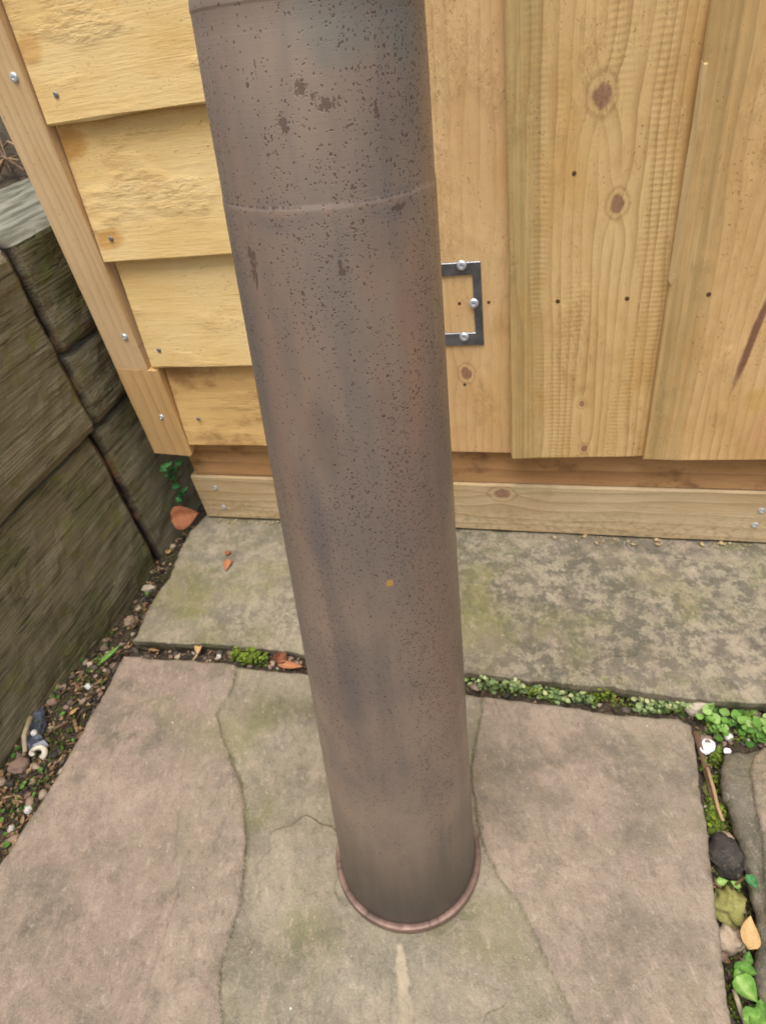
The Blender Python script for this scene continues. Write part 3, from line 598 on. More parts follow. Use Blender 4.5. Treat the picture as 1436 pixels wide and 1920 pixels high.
# door: overlapping vertical planks on a backing frame
M_DB = wood("door_frame_wood", 'x', *BRN, seed=7.)
door = fix_normals(board("door", rect(-.070, .640, Y0-.004, Y0+.0035), M_DB, shed, 'z', .2455, 2.85, .2, .0, 51, (-.07, Y0-.004, .2455)))
dz0 = .2385
def doorplank(x0, x1, zb, mat, seed):
    yl, yr = Y0-.036, Y0-.0245
    P = [(x0+.002, yl), (x0+.06, yl+.001), (x1-.03, yr-.0015), (x1, yr), (x1, yr+.008), (x0+.005, Y0-.0155 if seed == 1 else Y0-.0265+.0035), (x0, Y0-.018 if seed == 1 else Y0-.0245), (x0, yl+.002)]
    return fix_normals(board("plank", P, mat, door, 'z', zb, 2.9, .016, .0014, 60+seed, (x0, yl, zb), .0022))
k1 = ony(1128, 178, Y0-.032); k2 = ony(1157, 383, Y0-.032)
M_D1 = wood("door_plank_wood", 'z', *PIN, ring=17, knots=(((k1[2]-dz0)*S, (k1[0]+.088)*S, .0074), ((k2[2]-dz0)*S, (k2[0]+.088)*S, .0060), (.012, .082, .0036), (.072, .076, .0030)), saw=1., rough_torn=.6, olive=(.012, .042, OLV), stain=(.3, srgb(178, 132, 68)), seed=1.7)
M_D2 = wood("door_plank_wood_warm", 'z', srgb(226, 186, 130), srgb(208, 166, 108), srgb(152, 108, 60), ring=15, late_k=.8, spotsx=(((ony(1409, 635, Y0-.03)[2]-dz0)*S, (ony(1409, 635, Y0-.03)[0]-.1562)*S, .060, .0042, .9, srgb(124, 84, 66)), (.075, .105, .016, .022, .4, srgb(206, 160, 82)), (.04, .118, .03, .02, .4, srgb(214, 160, 118))), rough_torn=.8, olive=(.014, .05, OLV), stain=(.35, srgb(186, 140, 80)), seed=9.2)
doorplank(-.0880, .1640, dz0, M_D1, 1); doorplank(.1562, .4080, dz0-.001, M_D2, 2); doorplank(.4, .652, dz0, M_D1, 3)
for px, py in ((1045, 565), (1175, 560), (1328, 552), (1076, 325)):
    X_ = ony(px, py, Y0-.034)[0]; q0 = -.088 if X_ < .156 else .1562; q1 = .164 if X_ < .156 else .408
    yy = float(np.interp(X_, [q0, q0+.06, q1-.03, q1], [Y0-.036, Y0-.035, Y0-.026, Y0-.0245]))
    head("nail", ony(px, py, yy-.0004), .0036 if py > 400 else .0032, M_HOLE, door, .0005, False)
# splinter on the second plank edge
# raised bead along the upper edge of plank two
P0 = ony(1322, 121, Y0-.038); 
M_SPL = wood("splinter_wood", 'z', srgb(206, 176, 126), srgb(190, 158, 108), srgb(142, 110, 68), seed=3.)
fix_normals(board("splinter", [(.1545, Y0-.0368), (.159, Y0-.0378), (.1635, Y0-.0366), (.1635, Y0-.034), (.1545, Y0-.034)], M_SPL, door, 'z', .58, float(P0[2]), .03, .0016, 77, (.1525, Y0-.0385, .5), .003))
# latch plate
pa = ony(902, 490, Y0-.0185); pb = ony(905, 647, Y0-.0185); pi = ony(887, 515, Y0-.0185); pj = ony(889, 624, Y0-.0185)
x1, z1, z0 = (pa[0]+pb[0])/2, pa[2], pb[2]; xi = (pi[0]+pj[0])/2; zi1, zi0 = pi[2], pj[2]; x0 = x1-.098; xo = x0+(x1-xi)
fy, byy = Y0-.0185, Y0-.0157
oc = [(x0, z0), (x1, z0), (x1, z1), (x0, z1)]; ic = [(xo, zi0), (xi, zi0), (xi, zi1), (xo, zi1)]
V = []; e = .0008
for (q, s_) in ((oc, 1), (ic, -1)):
    for yy, ins in ((byy, 0), (fy+e, 0), (fy, e)):
        cx_, cz_ = (x0+x1)/2, (z0+z1)/2
        V += [(x-s_*ins*(1 if x > cx_ else -1), yy, z-s_*ins*(1 if z > cz_ else -1)) for x, z in q]
Fc = []
for k in range(4):
    m_ = (k+1) % 4
    Fc += [[k, m_, 4+m_, 4+k], [4+k, 4+m_, 8+m_, 8+k], [12+k, 12+m_, 16+m_, 16+k], [16+k, 16+m_, 20+m_, 20+k], [8+k, 8+m_, 20+m_, 20+k]]
M_PLATE = plain("dark_steel_plate", (.15, .155, .17), .3, .7, .5, (.26, .265, .28), 45.)
plate = fix_normals(obj("latch_plate", V, Fc, M_PLATE, shed, (x0, fy, z0)))
for px, py in ((865, 498), (888, 569), (870, 632)): head("screw", ony(px, py, fy-.002), .0082, M_SCREW, plate, .0026)
# the rest of the shed's shell, so it closes from the side
M_SIDEW = wood("shed_side_wood", 'y', *YEL, ring=9, seed=12.)
for k in range(13):
    zb = .2516+.225*k
    V = [(-.852, Y0+.002, zb), (-.835, Y0+.002, zb), (-.835, Y0+.002, zb+.25), (-.842, Y0+.002, zb+.25)]; V += [(a, 2.9, c_) for a, b_, c_ in V]
    fix_normals(obj("side_plank", V, [[0, 1, 2, 3], [7, 6, 5, 4], [0, 4, 5, 1], [1, 5, 6, 2], [2, 6, 7, 3], [3, 7, 4, 0]], M_SIDEW, shed, V[0]))
# ================================================================== SHELL CASE
case = tag(empty("shell_case", TB), "tall tapered brown metal shell case with dark speckles standing on the front slab", "shell case")
def lathe(pr, N=128, cap=True):
    V = []; tu = []; tv = []
    for s, r in pr:
        for k in range(N+1):
            th = -math.pi+2*math.pi*k/N
            q = TB+TN*s+r*(math.sin(th)*E1-math.cos(th)*E2); V.append(q); tu.append(th*.08*S); tv.append(s*S)
    n = N+1; Fc = [[j*n+k, j*n+k+1, (j+1)*n+k+1, (j+1)*n+k] for j in range(len(pr)-1) for k in range(N)]
    return V, Fc, {'tu': tu, 'tv': tv}
ss_ = sorted(set(np.linspace(.012, 1.36, 120).tolist()+np.linspace(.897, .913, 12).tolist()+[.9975, .9983, .9986, .9992, 1.004]))
pr = [(s, prof(s)) for s in ss_]; pr += [(1.362, prof(1.36)-.001), (1.362, prof(1.36)-.004), (1.30, prof(1.3)-.005), (.9, prof(.9)-.007)]
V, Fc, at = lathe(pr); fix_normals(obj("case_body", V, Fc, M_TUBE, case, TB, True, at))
g = NT("coppery_rim"); o_ = g.comb(g.attr('tu'), g.attr('tv'), 0.); n1 = g.noise(o_, 60., 5., .65); n2 = g.noise(g.comb(g.mul(g.attr('tu'), 60.), g.mul(g.attr('tv'), 900.), 0.), 1., 3.)
col = g.mix(g.ss(n1, .35, .65), srgb(140, 113, 101), srgb(108, 89, 79)); col = g.mix(g.mul(g.ss(g.noise(o_, 240., 4., .7), .54, .66), .6), col, srgb(76, 58, 52)); col = g.mix(g.mul(g.ss(n2, .52, .7), .4), col, srgb(196, 164, 148))
M_RIM = g.fin(col, .55, g.bump(g.add(n1, n2), .3, .0006), metal=.4, spec=.45)
rp = [(.0004, .02), (.0004, .1020), (.0016, .1045), (.0042, .1068), (.0055, .1070), (.0128, .1070), (.0148, .1066), (.0156, .1056), (.0156, .1005), (.0140, .0975), (.0100, .0970)]
V, Fc, at = lathe(rp); fix_normals(obj("rim", V, Fc, M_RIM, case, TB, True, at))
# ================================================================== LITTER, STONES, WEEDS
ICO = None
def pebble(p, rx, ry, rz, rot=0., seed=0, rough=.25, sub=2):
    import bmesh
    bm = bmesh.new(); bmesh.ops.create_icosphere(bm, subdivisions=sub, radius=1.); c, s_ = math.cos(rot), math.sin(rot); V = []
    for v in bm.verts:
        q = v.co; k = 1+rough*float(fbm(q.x*1.7+seed*3.1, q.y*1.7+q.z*1.3+seed, 3))*1.6
        x, y, z = q.x*rx*k, q.y*ry*k, q.z*rz*k; V.append((p[0]+x*c-y*s_, p[1]+x*s_+y*c, p[2]+z))
    Fc = [[l.index for l in f.verts] for f in bm.faces]; bm.free(); return V, Fc
PEB = [(0., srgb(58, 54, 50)), (.25, srgb(112, 98, 86)), (.5, srgb(150, 122, 106)), (.75, srgb(186, 166, 142)), (1., srgb(226, 222, 214))]
M_PEB = tone_mat("pebble_stone", PEB, .75, 120., mott=.6); M_MOSSY = tone_mat("mossy_stone", [(0., srgb(60, 58, 34)), (.5, srgb(142, 138, 80)), (1., srgb(186, 178, 116))], .95, 110., mott=.95, spec=.1)
def stone_thing(px, py, rx, ry, rz, rot, tone, label, group=None, mat=None, rough=.25, lift=.5, zb=None, seed=None):
    p = soil_at(px, py) if zb is None else onz(px, py, zb); p = p+np.array([0, 0, rz*lift]); V, Fc = pebble(p, rx, ry, rz, rot, seed if seed is not None else px*.37+py*.11, rough, 4)
    o = obj("pebble" if max(rx, ry) < .022 else "stone", V, Fc, mat or M_PEB, None, None, True, {'tone': [tone]*len(V)})
    return tag(o, label, "pebble" if max(rx, ry) < .022 else "stone", group)
GL = "pebbles in the soil beside the sleeper wall"; GR = "stones in the gap beside the right slab"
stone_thing(275, 1076, .026, .017, .015, .3, .5, "pinkish flat stone in the soil strip beside the rear slab")
stone_thing(281, 1106, .016, .012, .010, .1, .78, "pale cream pebble just below the pinkish flat stone", GL)
stone_thing(276, 1042, .020, .007, .007, .05, .7, "long pale sliver of stone near the foot of the sleepers", GL)
stone_thing(326, 1027, .009, .008, .008, 0, .7, "small grey pebble at the slab corner below the orange leaf", GL)
stone_thing(246, 1168, .013, .014, .012, .4, .6, "sandy brown stone touching the corner of the rear slab", GL)
stone_thing(168, 1289, .0088, .0060, .006, .1, 1., "bright white pebble at the edge of the front slab", GL)
stone_thing(142, 1248, .0095, .0070, .006, 1., .95, "white chip among the litter below the green blade", GL)
stone_thing(170, 1247, .006, .006, .005, 0, .8, "small light grey pebble right of the white chip", GL)
stone_thing(100, 1318, .011, .008, .007, .1, .48, "brown pebble above the dark plastic scrap", GL)
stone_thing(57, 1520, .008, .007, .007, .3, .95, "pale pink pebble against the left edge of the front slab", GL)
stone_thing(24, 1556, .006, .007, .006, .3, .9, "small white pebble near the lower left border", GL)
stone_thing(40, 1438, .018, .015, .012, .4, .48, "ochre brown stone below the broken white shell", GL)
stone_thing(1355, 1612, .026, .028, .022, .2, .02, "dark rounded stone wedged between the front and right slabs", GR, None, .3, .55)
stone_thing(1360, 1703, .022, .026, .020, .1, .55, "yellow mossy lumpy stone below the dark rounded stone", GR, M_MOSSY, .42, .6)
stone_thing(1366, 1768, .020, .016, .020, .2, .72, "pale sandy block of stone below the mossy lump", GR, None, .3, .8)
stone_thing(1300, 1334, .026, .019, .020, -.4, .80, "beige stone at the back right corner of the front slab", GR, None, .2, 1.1)
stone_thing(980, 1289, .016, .010, .010, -.2, .44, "dull red stone in the weedy joint behind the front slab", None, None, .25, 1.2)
stone_thing(1318, 1392, .014, .009, .010, -.1, .40, "brown stone beside the white shell fragments")
stone_thing(1363, 1387, .0072, .0072, .0070, 0, .98, "round white pebble at the tip of the right slab", None, None, .05, 1.3)
stone_thing(1382, 1331, .012, .009, .008, 0, .28, "grey stone among the clover under the rear slab", GR)
stone_thing(1358, 1578, .011, .008, .008, -.6, .62, "tan pebble above the dark rounded stone", GR, None, .2, 2.)
stone_thing(412, 1233, .0055, .005, .005, 0, .85, "tiny cream pebble in the joint beside the yellow leaf")
# gravel, too many to count
def in_poly_px(poly):
    poly = np.array(poly, float); lo, hi = poly.min(0), poly.max(0)
    while True:
        q = lo+(hi-lo)*RNG.random(2)
        if inside(q[None], poly)[0]: return q
LCH = [(330, 990), (375, 985), (335, 1045), (300, 1112), (245, 1208), (225, 1238), (150, 1392), (70, 1530), (0, 1630), (-60, 1720), (-60, 1560), (0, 1445), (60, 1370), (100, 1290), (180, 1225), (240, 1130)]
JL = [(245, 1208), (560, 1226), (590, 1262), (230, 1230)]; JR = [(865, 1263), (1450, 1325), (1450, 1400), (1350, 1400), (1300, 1350), (870, 1298)]
RCH = [(1300, 1362), (1355, 1400), (1352, 1480), (1400, 1640), (1412, 1740), (1425, 1900), (1430, 1990), (1375, 1990), (1345, 1720), (1328, 1560)]
grv = MB(); bits = MB()
for poly, n_ in ((LCH, 430), (JL, 110), (JR, 150), (RCH, 190)):
    for k in range(n_):
        p = soil_at(*in_poly_px(poly)); r = .0018+.0075*RNG.random()**3
        V, Fc = pebble(p+[0, 0, r*.3], r*(1+.6*RNG.random()), r, r*.6, RNG.random()*3, k*.7, .7, 1); grv.add(V, Fc, float(RNG.random()**1.6*.8))
tag(grv.build("gravel", M_PEB, None, (0, .5, 0), True), "small gravel and grit scattered in the soil gaps", kind="stuff")
def leaf(p, d, L, W, nrm=(0, 0, 1), curl=.3, fold=.15, n=7, tip=1., round_=.6):
    d = np.array(d, float); d /= np.linalg.norm(d); nrm = np.array(nrm, float); nrm -= d*(nrm@d); nrm /= np.linalg.norm(nrm); s_ = np.cross(nrm, d); V = []
    for i in range(n+1):
        t = i/n; w = W*.5*(math.sin(math.pi*min(1, t**round_))**(.75 if round_ > .7 else 1.) if t < 1 else 0)+.0002
        c = np.array(p)+d*(L*(t-curl*.25*t*t))+nrm*(L*curl*(t*(1-t))*1.2*-1+0)
        for q in (-1, -.5, 0, .5, 1): V.append(c+s_*w*q+nrm*(abs(q)*w*fold*2))
    return V, [[i*5+j, i*5+j+1, (i+1)*5+j+1, (i+1)*5+j] for i in range(n) for j in range(4)]
for poly, n_ in ((LCH, 700), (JL, 90), (JR, 90), (RCH, 120)):
    for k in range(n_):
        p = soil_at(*in_poly_px(poly))+[0, 0, .002+.004*RNG.random()]; a = RNG.random()*6.28
        V, Fc = leaf(p, (math.cos(a), math.sin(a), .2*(RNG.random()-.5)), .008+.022*RNG.random()**2, .003+.006*RNG.random(), (RNG.random()-.5, RNG.random()-.5, 1), RNG.random(), .3, 4); bits.add(V, Fc, float(RNG.random()))
M_LITTER = tone_mat("dry_leaf_litter", [(0., srgb(42, 33, 27)), (.35, srgb(88, 68, 52)), (.7, srgb(150, 116, 84)), (1., srgb(186, 158, 118))], .8, 150.)
tag(bits.build("leaf_litter", M_LITTER, None, (0, .5, 0)), "crumbs of dry brown leaf lying in the soil gaps", kind="stuff")
# single leaves and scraps
M_OR = tone_mat("orange_dead_leaf", [(0., srgb(92, 52, 36)), (.5, srgb(150, 90, 58)), (1., srgb(184, 124, 84))], .6, 60.); M_YE = tone_mat("yellow_dead_leaf", [(0., srgb(140, 102, 62)), (1., srgb(202, 164, 112))], .65, 80.)
VEIN = (-.1, .0, .2, -.04, -.12)
def tones(V, tn): return [tn+VEIN[i % 5]+.05*math.sin(i//5*2.4) for i in range(len(V))]
def dead(px, py, ang, L, W, mat, tone, label, z=None, curl=.5, nrm=(0, 0, 1), lift=.006, fold=.25, tilt=0.):
    p = (soil_at(px, py) if z is None else (onz(px, py, z) if z < .9 else ony(px, py, z)))+np.array([0, 0, lift]); d = np.array([math.cos(ang), math.sin(ang), tilt]); V, Fc = leaf(p-d*L*.5, d, L, W, nrm, curl, fold, 10)
    o = obj("leaf", V, Fc, mat, None, None, True, {'tone': tones(V, tone)}); md = o.modifiers.new("thickness", 'SOLIDIFY'); md.thickness = .0004; return tag(o, label, "leaf")
dead(349, 968, .5, .078, .062, M_OR, .55, "large curled orange leaf at the left foot of the shed", 1.045, .35, (.25, -.8, .6), .0)
dead(427, 1062, -1.35, .040, .020, M_OR, .8, "small orange leaf lying alone on the rear slab", 0., .3, (0, 0, 1), .004)
dead(427, 1040, -1.5, .020, .014, M_OR, .4, "brown crumpled leaf tip above the small orange leaf", 0., .6, (0, 0, 1), .004)
dead(378, 1229, -1.2, .034, .015, M_YE, .8, "yellow pointed leaf standing in the joint left of the case", None, .3, (.2, -.5, .6), .022)
dead(533, 1240, 1.4, .040, .028, M_OR, .15, "dark red leaf standing in the joint beside the case", None, .4, (.1, -.7, .5), .02)
dead(550, 1257, .0, .060, .016, M_OR, .8, "torn orange leaf lying under the dark red leaf", None, .3, (0, -.2, 1), .018)
dead(320, 1038, 1.2, .022, .014, M_YE, .55, "ochre leaf curled beside the foot of the sleepers", None, .6, (.2, -.3, 1), .01)
dead(1389, 1768, 1.35, .046, .026, M_YE, .95, "pale orange leaf leaning on the sandy block", None, .3, (.2, -.4, 1), .05)
dead(145, 1339, 1.2, .020, .009, M_YE, .75, "tiny yellow leaf by the left edge of the front slab", None, .3, (0, 0, 1), .012)
dead(240, 1343, .2, .030, .010, M_YE, .35, "dry brown leaf scrap on the front slab near its dark patch", None, .4, (0, 0, 1), .028)
dead(295, 1226, .02, .030, .007, M_YE, .4, "narrow dull leaf in the joint near the slab corner", None, .2, (0, 0, 1), .014)
# green things
M_LEAF = tone_mat("fresh_green_leaf", [(0., srgb(36, 60, 26)), (.4, srgb(72, 114, 46)), (.8, srgb(112, 154, 66)), (1., srgb(156, 184, 106))], .68, 150., .0, .2, .32)
M_DARKLEAF = tone_mat("deep_green_leaf", [(0., srgb(22, 52, 22)), (.5, srgb(50, 104, 52)), (1., srgb(96, 150, 96))], .65, 140., .0, .2, .3)  # deeper, bluer green than the fresh leaf
M_MOSS = tone_mat("moss_green", [(0., srgb(44, 52, 20)), (.5, srgb(94, 112, 34)), (1., srgb(146, 164, 54))], .9, 200.)
M_CREEP = tone_mat("creeping_weed_green", [(0., srgb(52, 66, 38)), (.45, srgb(104, 124, 76)), (.8, srgb(150, 166, 108)), (1., srgb(190, 190, 136))], .6, 120.)
M_STEM = plain("pale_stem", srgb(186, 170, 140), .7); M_GSTEM = plain("green_stem", srgb(92, 120, 52), .6)
b_ = onz(188, 1243, -.01); t_ = onz(228, 1208, .012); dd = t_-b_
V, Fc = leaf(b_, dd, float(np.linalg.norm(dd)), .013, (0, -.3, 1), .1, .3, 8); o = obj("grass_blade", V, Fc, M_LEAF, None, None, True, {'tone': tones(V, .75)}); tag(o, "single bright green blade lying over the soil by the slab corner", "grass blade")
def tubev(pts, r0, r1, N=6):
    pts = [np.array(p, float) for p in pts]; V = []; 
    for i, p in enumerate(pts):
        d = pts[min(i+1, len(pts)-1)]-pts[max(i-1, 0)]; d /= np.linalg.norm(d)+1e-9; a = np.cross(d, [0.3, .2, .9]); a /= np.linalg.norm(a); b = np.cross(d, a); r = r0+(r1-r0)*i/(len(pts)-1)
        V += [p+r*(math.cos(k*2*math.pi/N)*a+math.sin(k*2*math.pi/N)*b) for k in range(N)]
    Fc = [[i*N+k, i*N+(k+1) % N, (i+1)*N+(k+1) % N, (i+1)*N+k] for i in range(len(pts)-1) for k in range(N)]+[list(range(N))[::-1], [(len(pts)-1)*N+k for k in range(N)]]
    return V, Fc
def plant(name, root, leaves, label, cat, mat, lw=.8, stem_mat=None):
    """leaves: list of (px, py, height, dirangle, length, tone)"""
    o = tag(empty(name, root), label, cat)
    for (px, py, z, a, L, tn) in leaves:
        c = onz(px, py, z) if z < .9 else ony(px, py, z); d = np.array([math.cos(a), math.sin(a), .15]); b = c-d*L*.5
        V, Fc = leaf(b, d, L*.78, L*lw*.76, (.3*math.sin(px), -.35+.3*math.cos(py), 1), .45, .3, 8, 1., .62); obj("leaf", V, Fc, mat, o, None, True, {'tone': tones(V, tn)})
        m_ = (np.array(root)+b)/2+[0, 0, .008]; V, Fc = tubev([root, m_, b], .0016, .001); obj("stem", V, Fc, stem_mat or M_GSTEM, o, None, True)
    return o
plant("weed", soil_at(1392, 1850), [(1380, 1835, -.035, 2.6, .034, .75), (1372, 1820, -.04, 3.2, .026, .5), (1398, 1812, -.02, .6, .034, .7), (1410, 1822, -.02, -.3, .030, .6), (1385, 1845, -.02, -1.9, .034, .85), (1403, 1790, -.03, 1.2, .022, .5), (1376, 1848, -.04, -2.6, .022, .35), (1400, 1835, -.03, -.7, .024, .45), (1390, 1808, -.03, 1.9, .020, .8), (1378, 1806, -.05, 2.4, .016, .3)], "leafy green weed with a rosette of pointed leaves in the right gap", "weed", M_LEAF, .72)
plant("weed", soil_at(1420, 1895), [(1408, 1866, -.015, -.9, .046, .85), (1420, 1905, -.02, .4, .036, .75), (1432, 1895, -.03, 1.2, .03, .6), (1416, 1918, -.03, -2., .030, .6), (1434, 1918, -.02, -.4, .034, .7), (1412, 1890, -.03, 2.6, .024, .4), (1426, 1880, -.02, 1.6, .022, .55), (1402, 1905, -.04, -2.6, .02, .35)], "broad leaved green weed at the bottom right corner", "weed", M_LEAF, .85)
plant("weed", soil_at(1412, 1655), [(1415, 1660, .0, -1.0, .030, .7), ], "single blue green leaf on the right slab edge", "weed", M_DARKLEAF, .7)
plant("weed", soil_at(1362, 1652), [(1358, 1652, -.03, .3, .022, .95), (1374, 1655, -.03, 2.8, .020, .9)], "two pale green seed leaves under the dark rounded stone", "seedling", M_LEAF, .6)
lv = [(px, py, zz, a, L, tn) for px, py, zz, a, L, tn in [(305, 875, .11, 2.5, .040, .55), (320, 868, .12, 1.2, .034, .7), (330, 880, .11, .2, .040, .45), (312, 892, .09, 3.4, .036, .6), (325, 897, .09, -1., .036, .5), (340, 865, .13, .8, .03, .35), (335, 912, .06, .1, .036, .3), (345, 925, .04, .6, .034, .35), (333, 935, .02, 2.8, .034, .75), (350, 915, .07, 1.4, .03, .25), (340, 942, .01, -.8, .030, .6)]]
lv = [(px, py, 1.062+.012*math.sin(px*1.7), a, L, tn) for px, py, zz, a, L, tn in lv]
plant("weed", soil_at(345, 940), [l for l in lv], "green leafy weed growing in the dark gap beneath the corner trim", "weed", M_DARKLEAF, .8)
def cover(name, poly, n_, mat, size, label, hgt, tone=(.3, .95), rnd_=.9, clump=-.12):
    mb = MB()
    for k in range(n_):
        for _ in range(9):
            p = soil_at(*in_poly_px(poly)); dn = float(fbm(p[0]*24+n_, p[1]*24, 3))
            if dn+clump > RNG.random()*.9-.3: break
        a = RNG.random()*6.28; L = size*(.45+.9*RNG.random()); h = hgt*RNG.random()*(.5+max(0, dn+.4))
        V, Fc = leaf(p+[0, 0, h+.001], (math.cos(a), math.sin(a), .3*(RNG.random()-.3)), L, L*rnd_, (RNG.random()-.5, RNG.random()-.8, 1.2), .4, .2, 5, 1., .8); mb.add(V, Fc, float(np.clip(tone[0]+(tone[1]-tone[0])*(.7*RNG.random()+.4*h/hgt), 0, 1)))
    return tag(mb.build(name, mat, None, (0, .5, 0), True), label, kind="stuff")
cover("creeping_weeds", [(868, 1270), (1000, 1282), (1100, 1292), (1300, 1318), (1290, 1346), (1150, 1334), (1000, 1310), (960, 1304), (930, 1300), (868, 1288)], 720, M_CREEP, .0095, "tiny creeping weeds filling the joint behind the front slab", .026, (.05, .95))
cover("clover_patch", [(1310, 1322), (1436, 1334), (1470, 1395), (1345, 1385), (1305, 1358)], 190, M_LEAF, .0145, "bright green clover filling the corner between three slabs", .034, (.3, 1.))
cover("moss", [(1085, 1288), (1160, 1296), (1175, 1322), (1095, 1312)], 420, M_MOSS, .007, "cushion of yellow green moss in the middle of the weedy joint", .034, (.3, 1.))
cover("moss", [(1328, 1405), (1345, 1410), (1345, 1440), (1330, 1435)], 120, M_MOSS, .006, "moss tuft below the white shell fragments", .02, (.1, .7))
cover("moss", [(1322, 1510), (1352, 1520), (1352, 1570), (1330, 1570)], 220, M_MOSS, .006, "moss on the stone above the dark rounded stone", .02, (.1, .8))
cover("moss", [(440, 1222), (500, 1226), (505, 1254), (440, 1247)], 260, M_MOSS, .007, "dark green moss in the joint left of the case", .022, (.0, .8))
cover("seedlings", LCH, 70, M_LEAF, .009, "tiny green seedlings dotted through the soil strip by the sleepers", .014, (.0, .75))
cover("moss", LCH, 900, M_MOSS, .0042, "thin dark moss growing over the soil strip by the sleepers", .008, (.0, .5), .9, -.4)
cover("moss", RCH, 1100, M_MOSS, .004, "fine dark moss filling the cracks of the right gap", .012, (.0, .7), .9, -.3)
cover("moss", JR, 1200, M_MOSS, .004, "fine moss among the creeping weeds behind the front slab", .022, (.0, .8), .9, -.2)
cover("seedlings", [(190, 1150), (235, 1120), (240, 1150), (200, 1180)], 50, M_CREEP, .010, "pale green seedlings at the foot of the sleepers", .02, (.5, 1.))
# sticks
M_BARK = tone_mat("bark_strip", [(0., srgb(66, 48, 38)), (.5, srgb(116, 90, 68)), (1., srgb(178, 146, 108))], .8, 90.)
def stick(name, pts, r0, r1, tone, label, cat, mat=None):
    V, Fc = tubev(pts, r0, r1, 7); return tag(obj(name, V, Fc, mat or M_BARK, None, None, True, {'tone': [tone]*len(V)}), label, cat)
stick("stick", [onz(1303, 1372, -.035), onz(1318, 1425, -.055), onz(1330, 1475, -.06), onz(1342, 1520, -.06)], .006, .005, .35, "brown strip of bark wedged along the right edge of the front slab", "stick")
stick("stick", [onz(1325, 1440, -.048), onz(1337, 1480, -.052), onz(1345, 1515, -.05), onz(1355, 1540, -.05)], .0034, .0026, .95, "thin tan stick lying on the brown bark strip", "stick")
stick("stick", [onz(1375, 1855, -.03), onz(1386, 1890, -.035), onz(1400, 1925, -.04)], .0030, .0036, .95, "pale bare stem below the leafy green weed", "stick", M_STEM)
stick("stick", [onz(1395, 1645, -.02), onz(1382, 1655, -.03), onz(1370, 1668, -.04)], .002, .002, .5, "short dry stalk beside the dark rounded stone", "stick")
stick("stick", [onz(58, 1345, .0), onz(46, 1380, .0), onz(48, 1410, .0)], .006, .004, .9, "pale curved strip of wood beside the dark plastic scrap", "stick", M_STEM)
stick("stick", [onz(140, 1350, -.005), onz(146, 1372, -.005)], .004, .003, .7, "short twig under the tiny yellow leaf", "stick")
stick("stick", [onz(100, 1368, -.0), onz(128, 1352, .0)], .0024, .0018, .6, "thin straw right of the dark plastic scrap", "stick")
stick("stick", [onz(108, 1892, .034), onz(121, 1870, .034), onz(127, 1845, .034)], .0018, .0012, .25, "thin dark stalk lying on the lower left of the front slab", "stick")
for k, (a, b) in enumerate((((-20, 345), (38, 290)), ((-10, 300), (45, 318)), ((0, 322), (36, 300)), ((-10, 262), (22, 322)), ((5, 280), (40, 276)), ((-5, 240), (14, 300)))):
    A = onz(*a, .73); B_ = onz(*b, .74+.02*(k % 3)); stick("twig", [A, (A+B_)/2+[0, 0, .02], B_], .0035, .002, (.9, .7, .8, .5, .95, .6)[k], "dry pale twig lying on the raised bed behind the sleepers", "twig")["group"] = "twigs on the raised bed"
# broken shell, plastic scrap, white fragments
M_SH = plain("white_snail_shell", srgb(226, 216, 196), .45, 0, .4, srgb(186, 176, 160), 120.)
c0 = soil_at(80, 1420)+[0, 0, .012]; P_ = [c0+np.array([.0115*math.cos(a)*(1-.05*a), .0115*math.sin(a)*(1-.05*a), .003*a]) for a in np.linspace(-.6, 5.2, 22)]
V, Fc = tubev(P_, .0062, .003, 10); tag(obj("snail_shell", V, Fc, M_SH, None, None, True), "broken white snail shell below the dark plastic scrap", "snail shell")
M_PL = plain("dark_plastic", srgb(52, 56, 68), .3, 0, .5, srgb(92, 96, 110), 130.)
q = [soil_at(*p)[:2] for p in ((62, 1335), (88, 1330), (92, 1362), (86, 1385), (96, 1402), (70, 1418), (48, 1410), (60, 1380), (56, 1358))]
V = []; Fc = []; cc = np.mean(q, 0); n = len(q)
for lev, zz in ((1., .006), (.72, .014), (.4, .008)): V += [(*(cc+(p-cc)*lev), float(soil_z(*p))*0+float(soil_z(*cc))+zz+.012*float(vn(i*2.3, lev*9))) for i, p in enumerate(q)]
V.append((*cc, float(soil_z(*cc))+.016)); Fc = [[r_*n+i, r_*n+(i+1) % n, (r_+1)*n+(i+1) % n, (r_+1)*n+i] for r_ in range(2) for i in range(n)]+[[2*n+i, 2*n+(i+1) % n, 3*n] for i in range(n)]
o = fix_normals(obj("plastic_scrap", V, Fc, M_PL)); o.modifiers.new("thickness", 'SOLIDIFY').thickness = .001; tag(o, "crumpled blue black plastic scrap at the foot of the sleepers", "litter")
stone_thing(73, 1383, .006, .006, .006, 0, 1., "white bead of stone resting on the dark plastic scrap", None, None, .1, 2.8)
M_FR = plain("white_shell_fragment", srgb(232, 230, 232), .4)
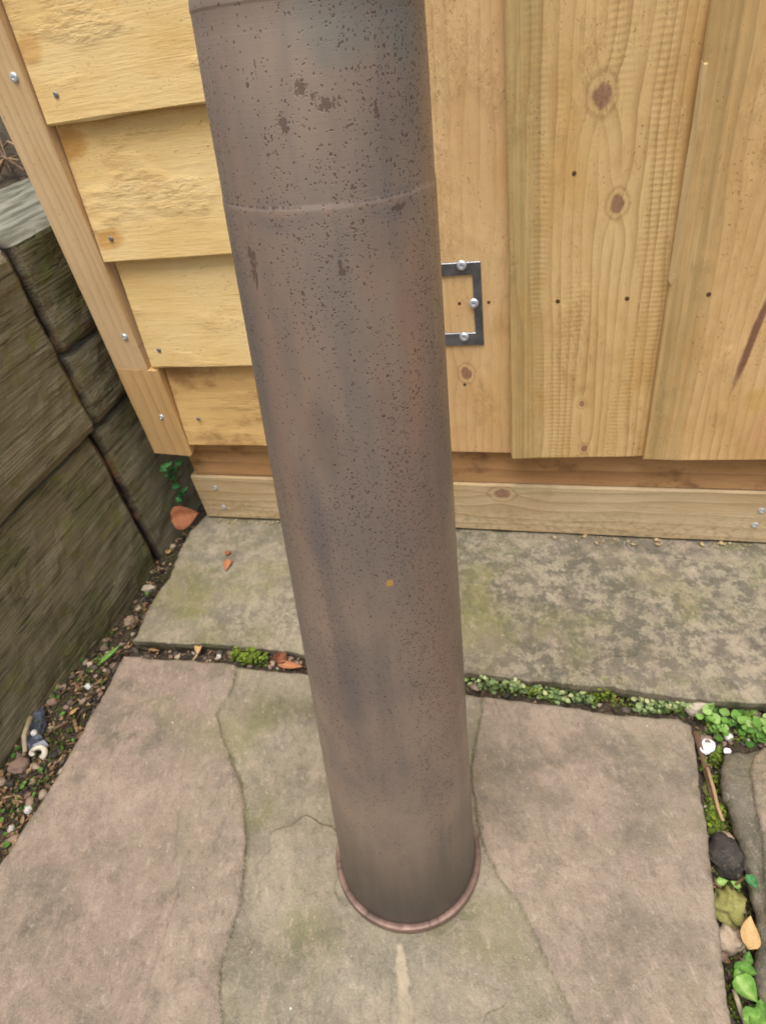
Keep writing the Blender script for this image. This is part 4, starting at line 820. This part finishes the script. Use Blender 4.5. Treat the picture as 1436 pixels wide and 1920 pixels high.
for (px, py, a, L, lb) in ((1330, 1398, .5, .028, "largest white shell fragment by the corner of the front slab"), (1321, 1404, 1.6, .022, "white shell fragment tucked left of the largest one"), (1361, 1408, 2.2, .015, "small white shell fragment at the tip of the right slab")):
    p = onz(px, py, -.045); V, Fc = leaf(p-np.array([math.cos(a), math.sin(a), 0])*L*.5, (math.cos(a), math.sin(a), .2), L, L*.8, (0, -.4, 1), .7, .3, 6, 1., .8); o = obj("shell_fragment", V, Fc, M_FR, None, None, True); o.modifiers.new("thickness", 'SOLIDIFY').thickness = .0008; tag(o, lb, "shell fragment")
# sawdust along the base, grit on the slabs
sd_ = MB()
for k in range(80):
    px = 1030+420*RNG.random()**.8
    if vn(px*.03, 3.3) < -.12: continue
    b = ony(px, 1000, Y0); p = np.array([b[0], Y0-.003-.02*RNG.random()**2.5, .002]); a = RNG.random()*6.28; r = .0010+.0042*RNG.random()**3.5
    V, Fc = pebble(p+[0, 0, r*.4], r*1.6, r, r*.7, a, k, .5, 1); sd_.add(V, Fc, .6+.4*float(RNG.random()))
for k in range(14):
    p = ony(395+130*RNG.random(), 975, Y0); p = np.array([p[0], Y0-.004-.01*RNG.random(), .003]); V, Fc = pebble(p, .003, .002, .002, 0, k, .5, 1); sd_.add(V, Fc, .9)
M_SAW = tone_mat("sawdust", [(0., srgb(140, 112, 72)), (1., srgb(206, 182, 136))], .9, 200.)
tag(sd_.build("sawdust", M_SAW, None, (0, 1, 0), True), "pale sawdust crumbs along the foot of the shed base", kind="stuff")
gt = MB()
for k in range(150):
    px, py = RNG.random()*1436, 1260+660*RNG.random(); p = on_front(px, py)
    if not inside(p[None, :2], front_out)[0]: continue
    r = .0007+.0016*RNG.random()**3; V, Fc = pebble(p+[0, 0, float(f_h(p[None, :2])[0])+r*.3], r, r, r, 0, k, .2, 1); gt.add(V, Fc, .55+.4*float(RNG.random()))
tag(gt.build("grit", M_PEB, None, (0, .4, 0), True), "fine pale grit scattered over the front slab", kind="stuff")
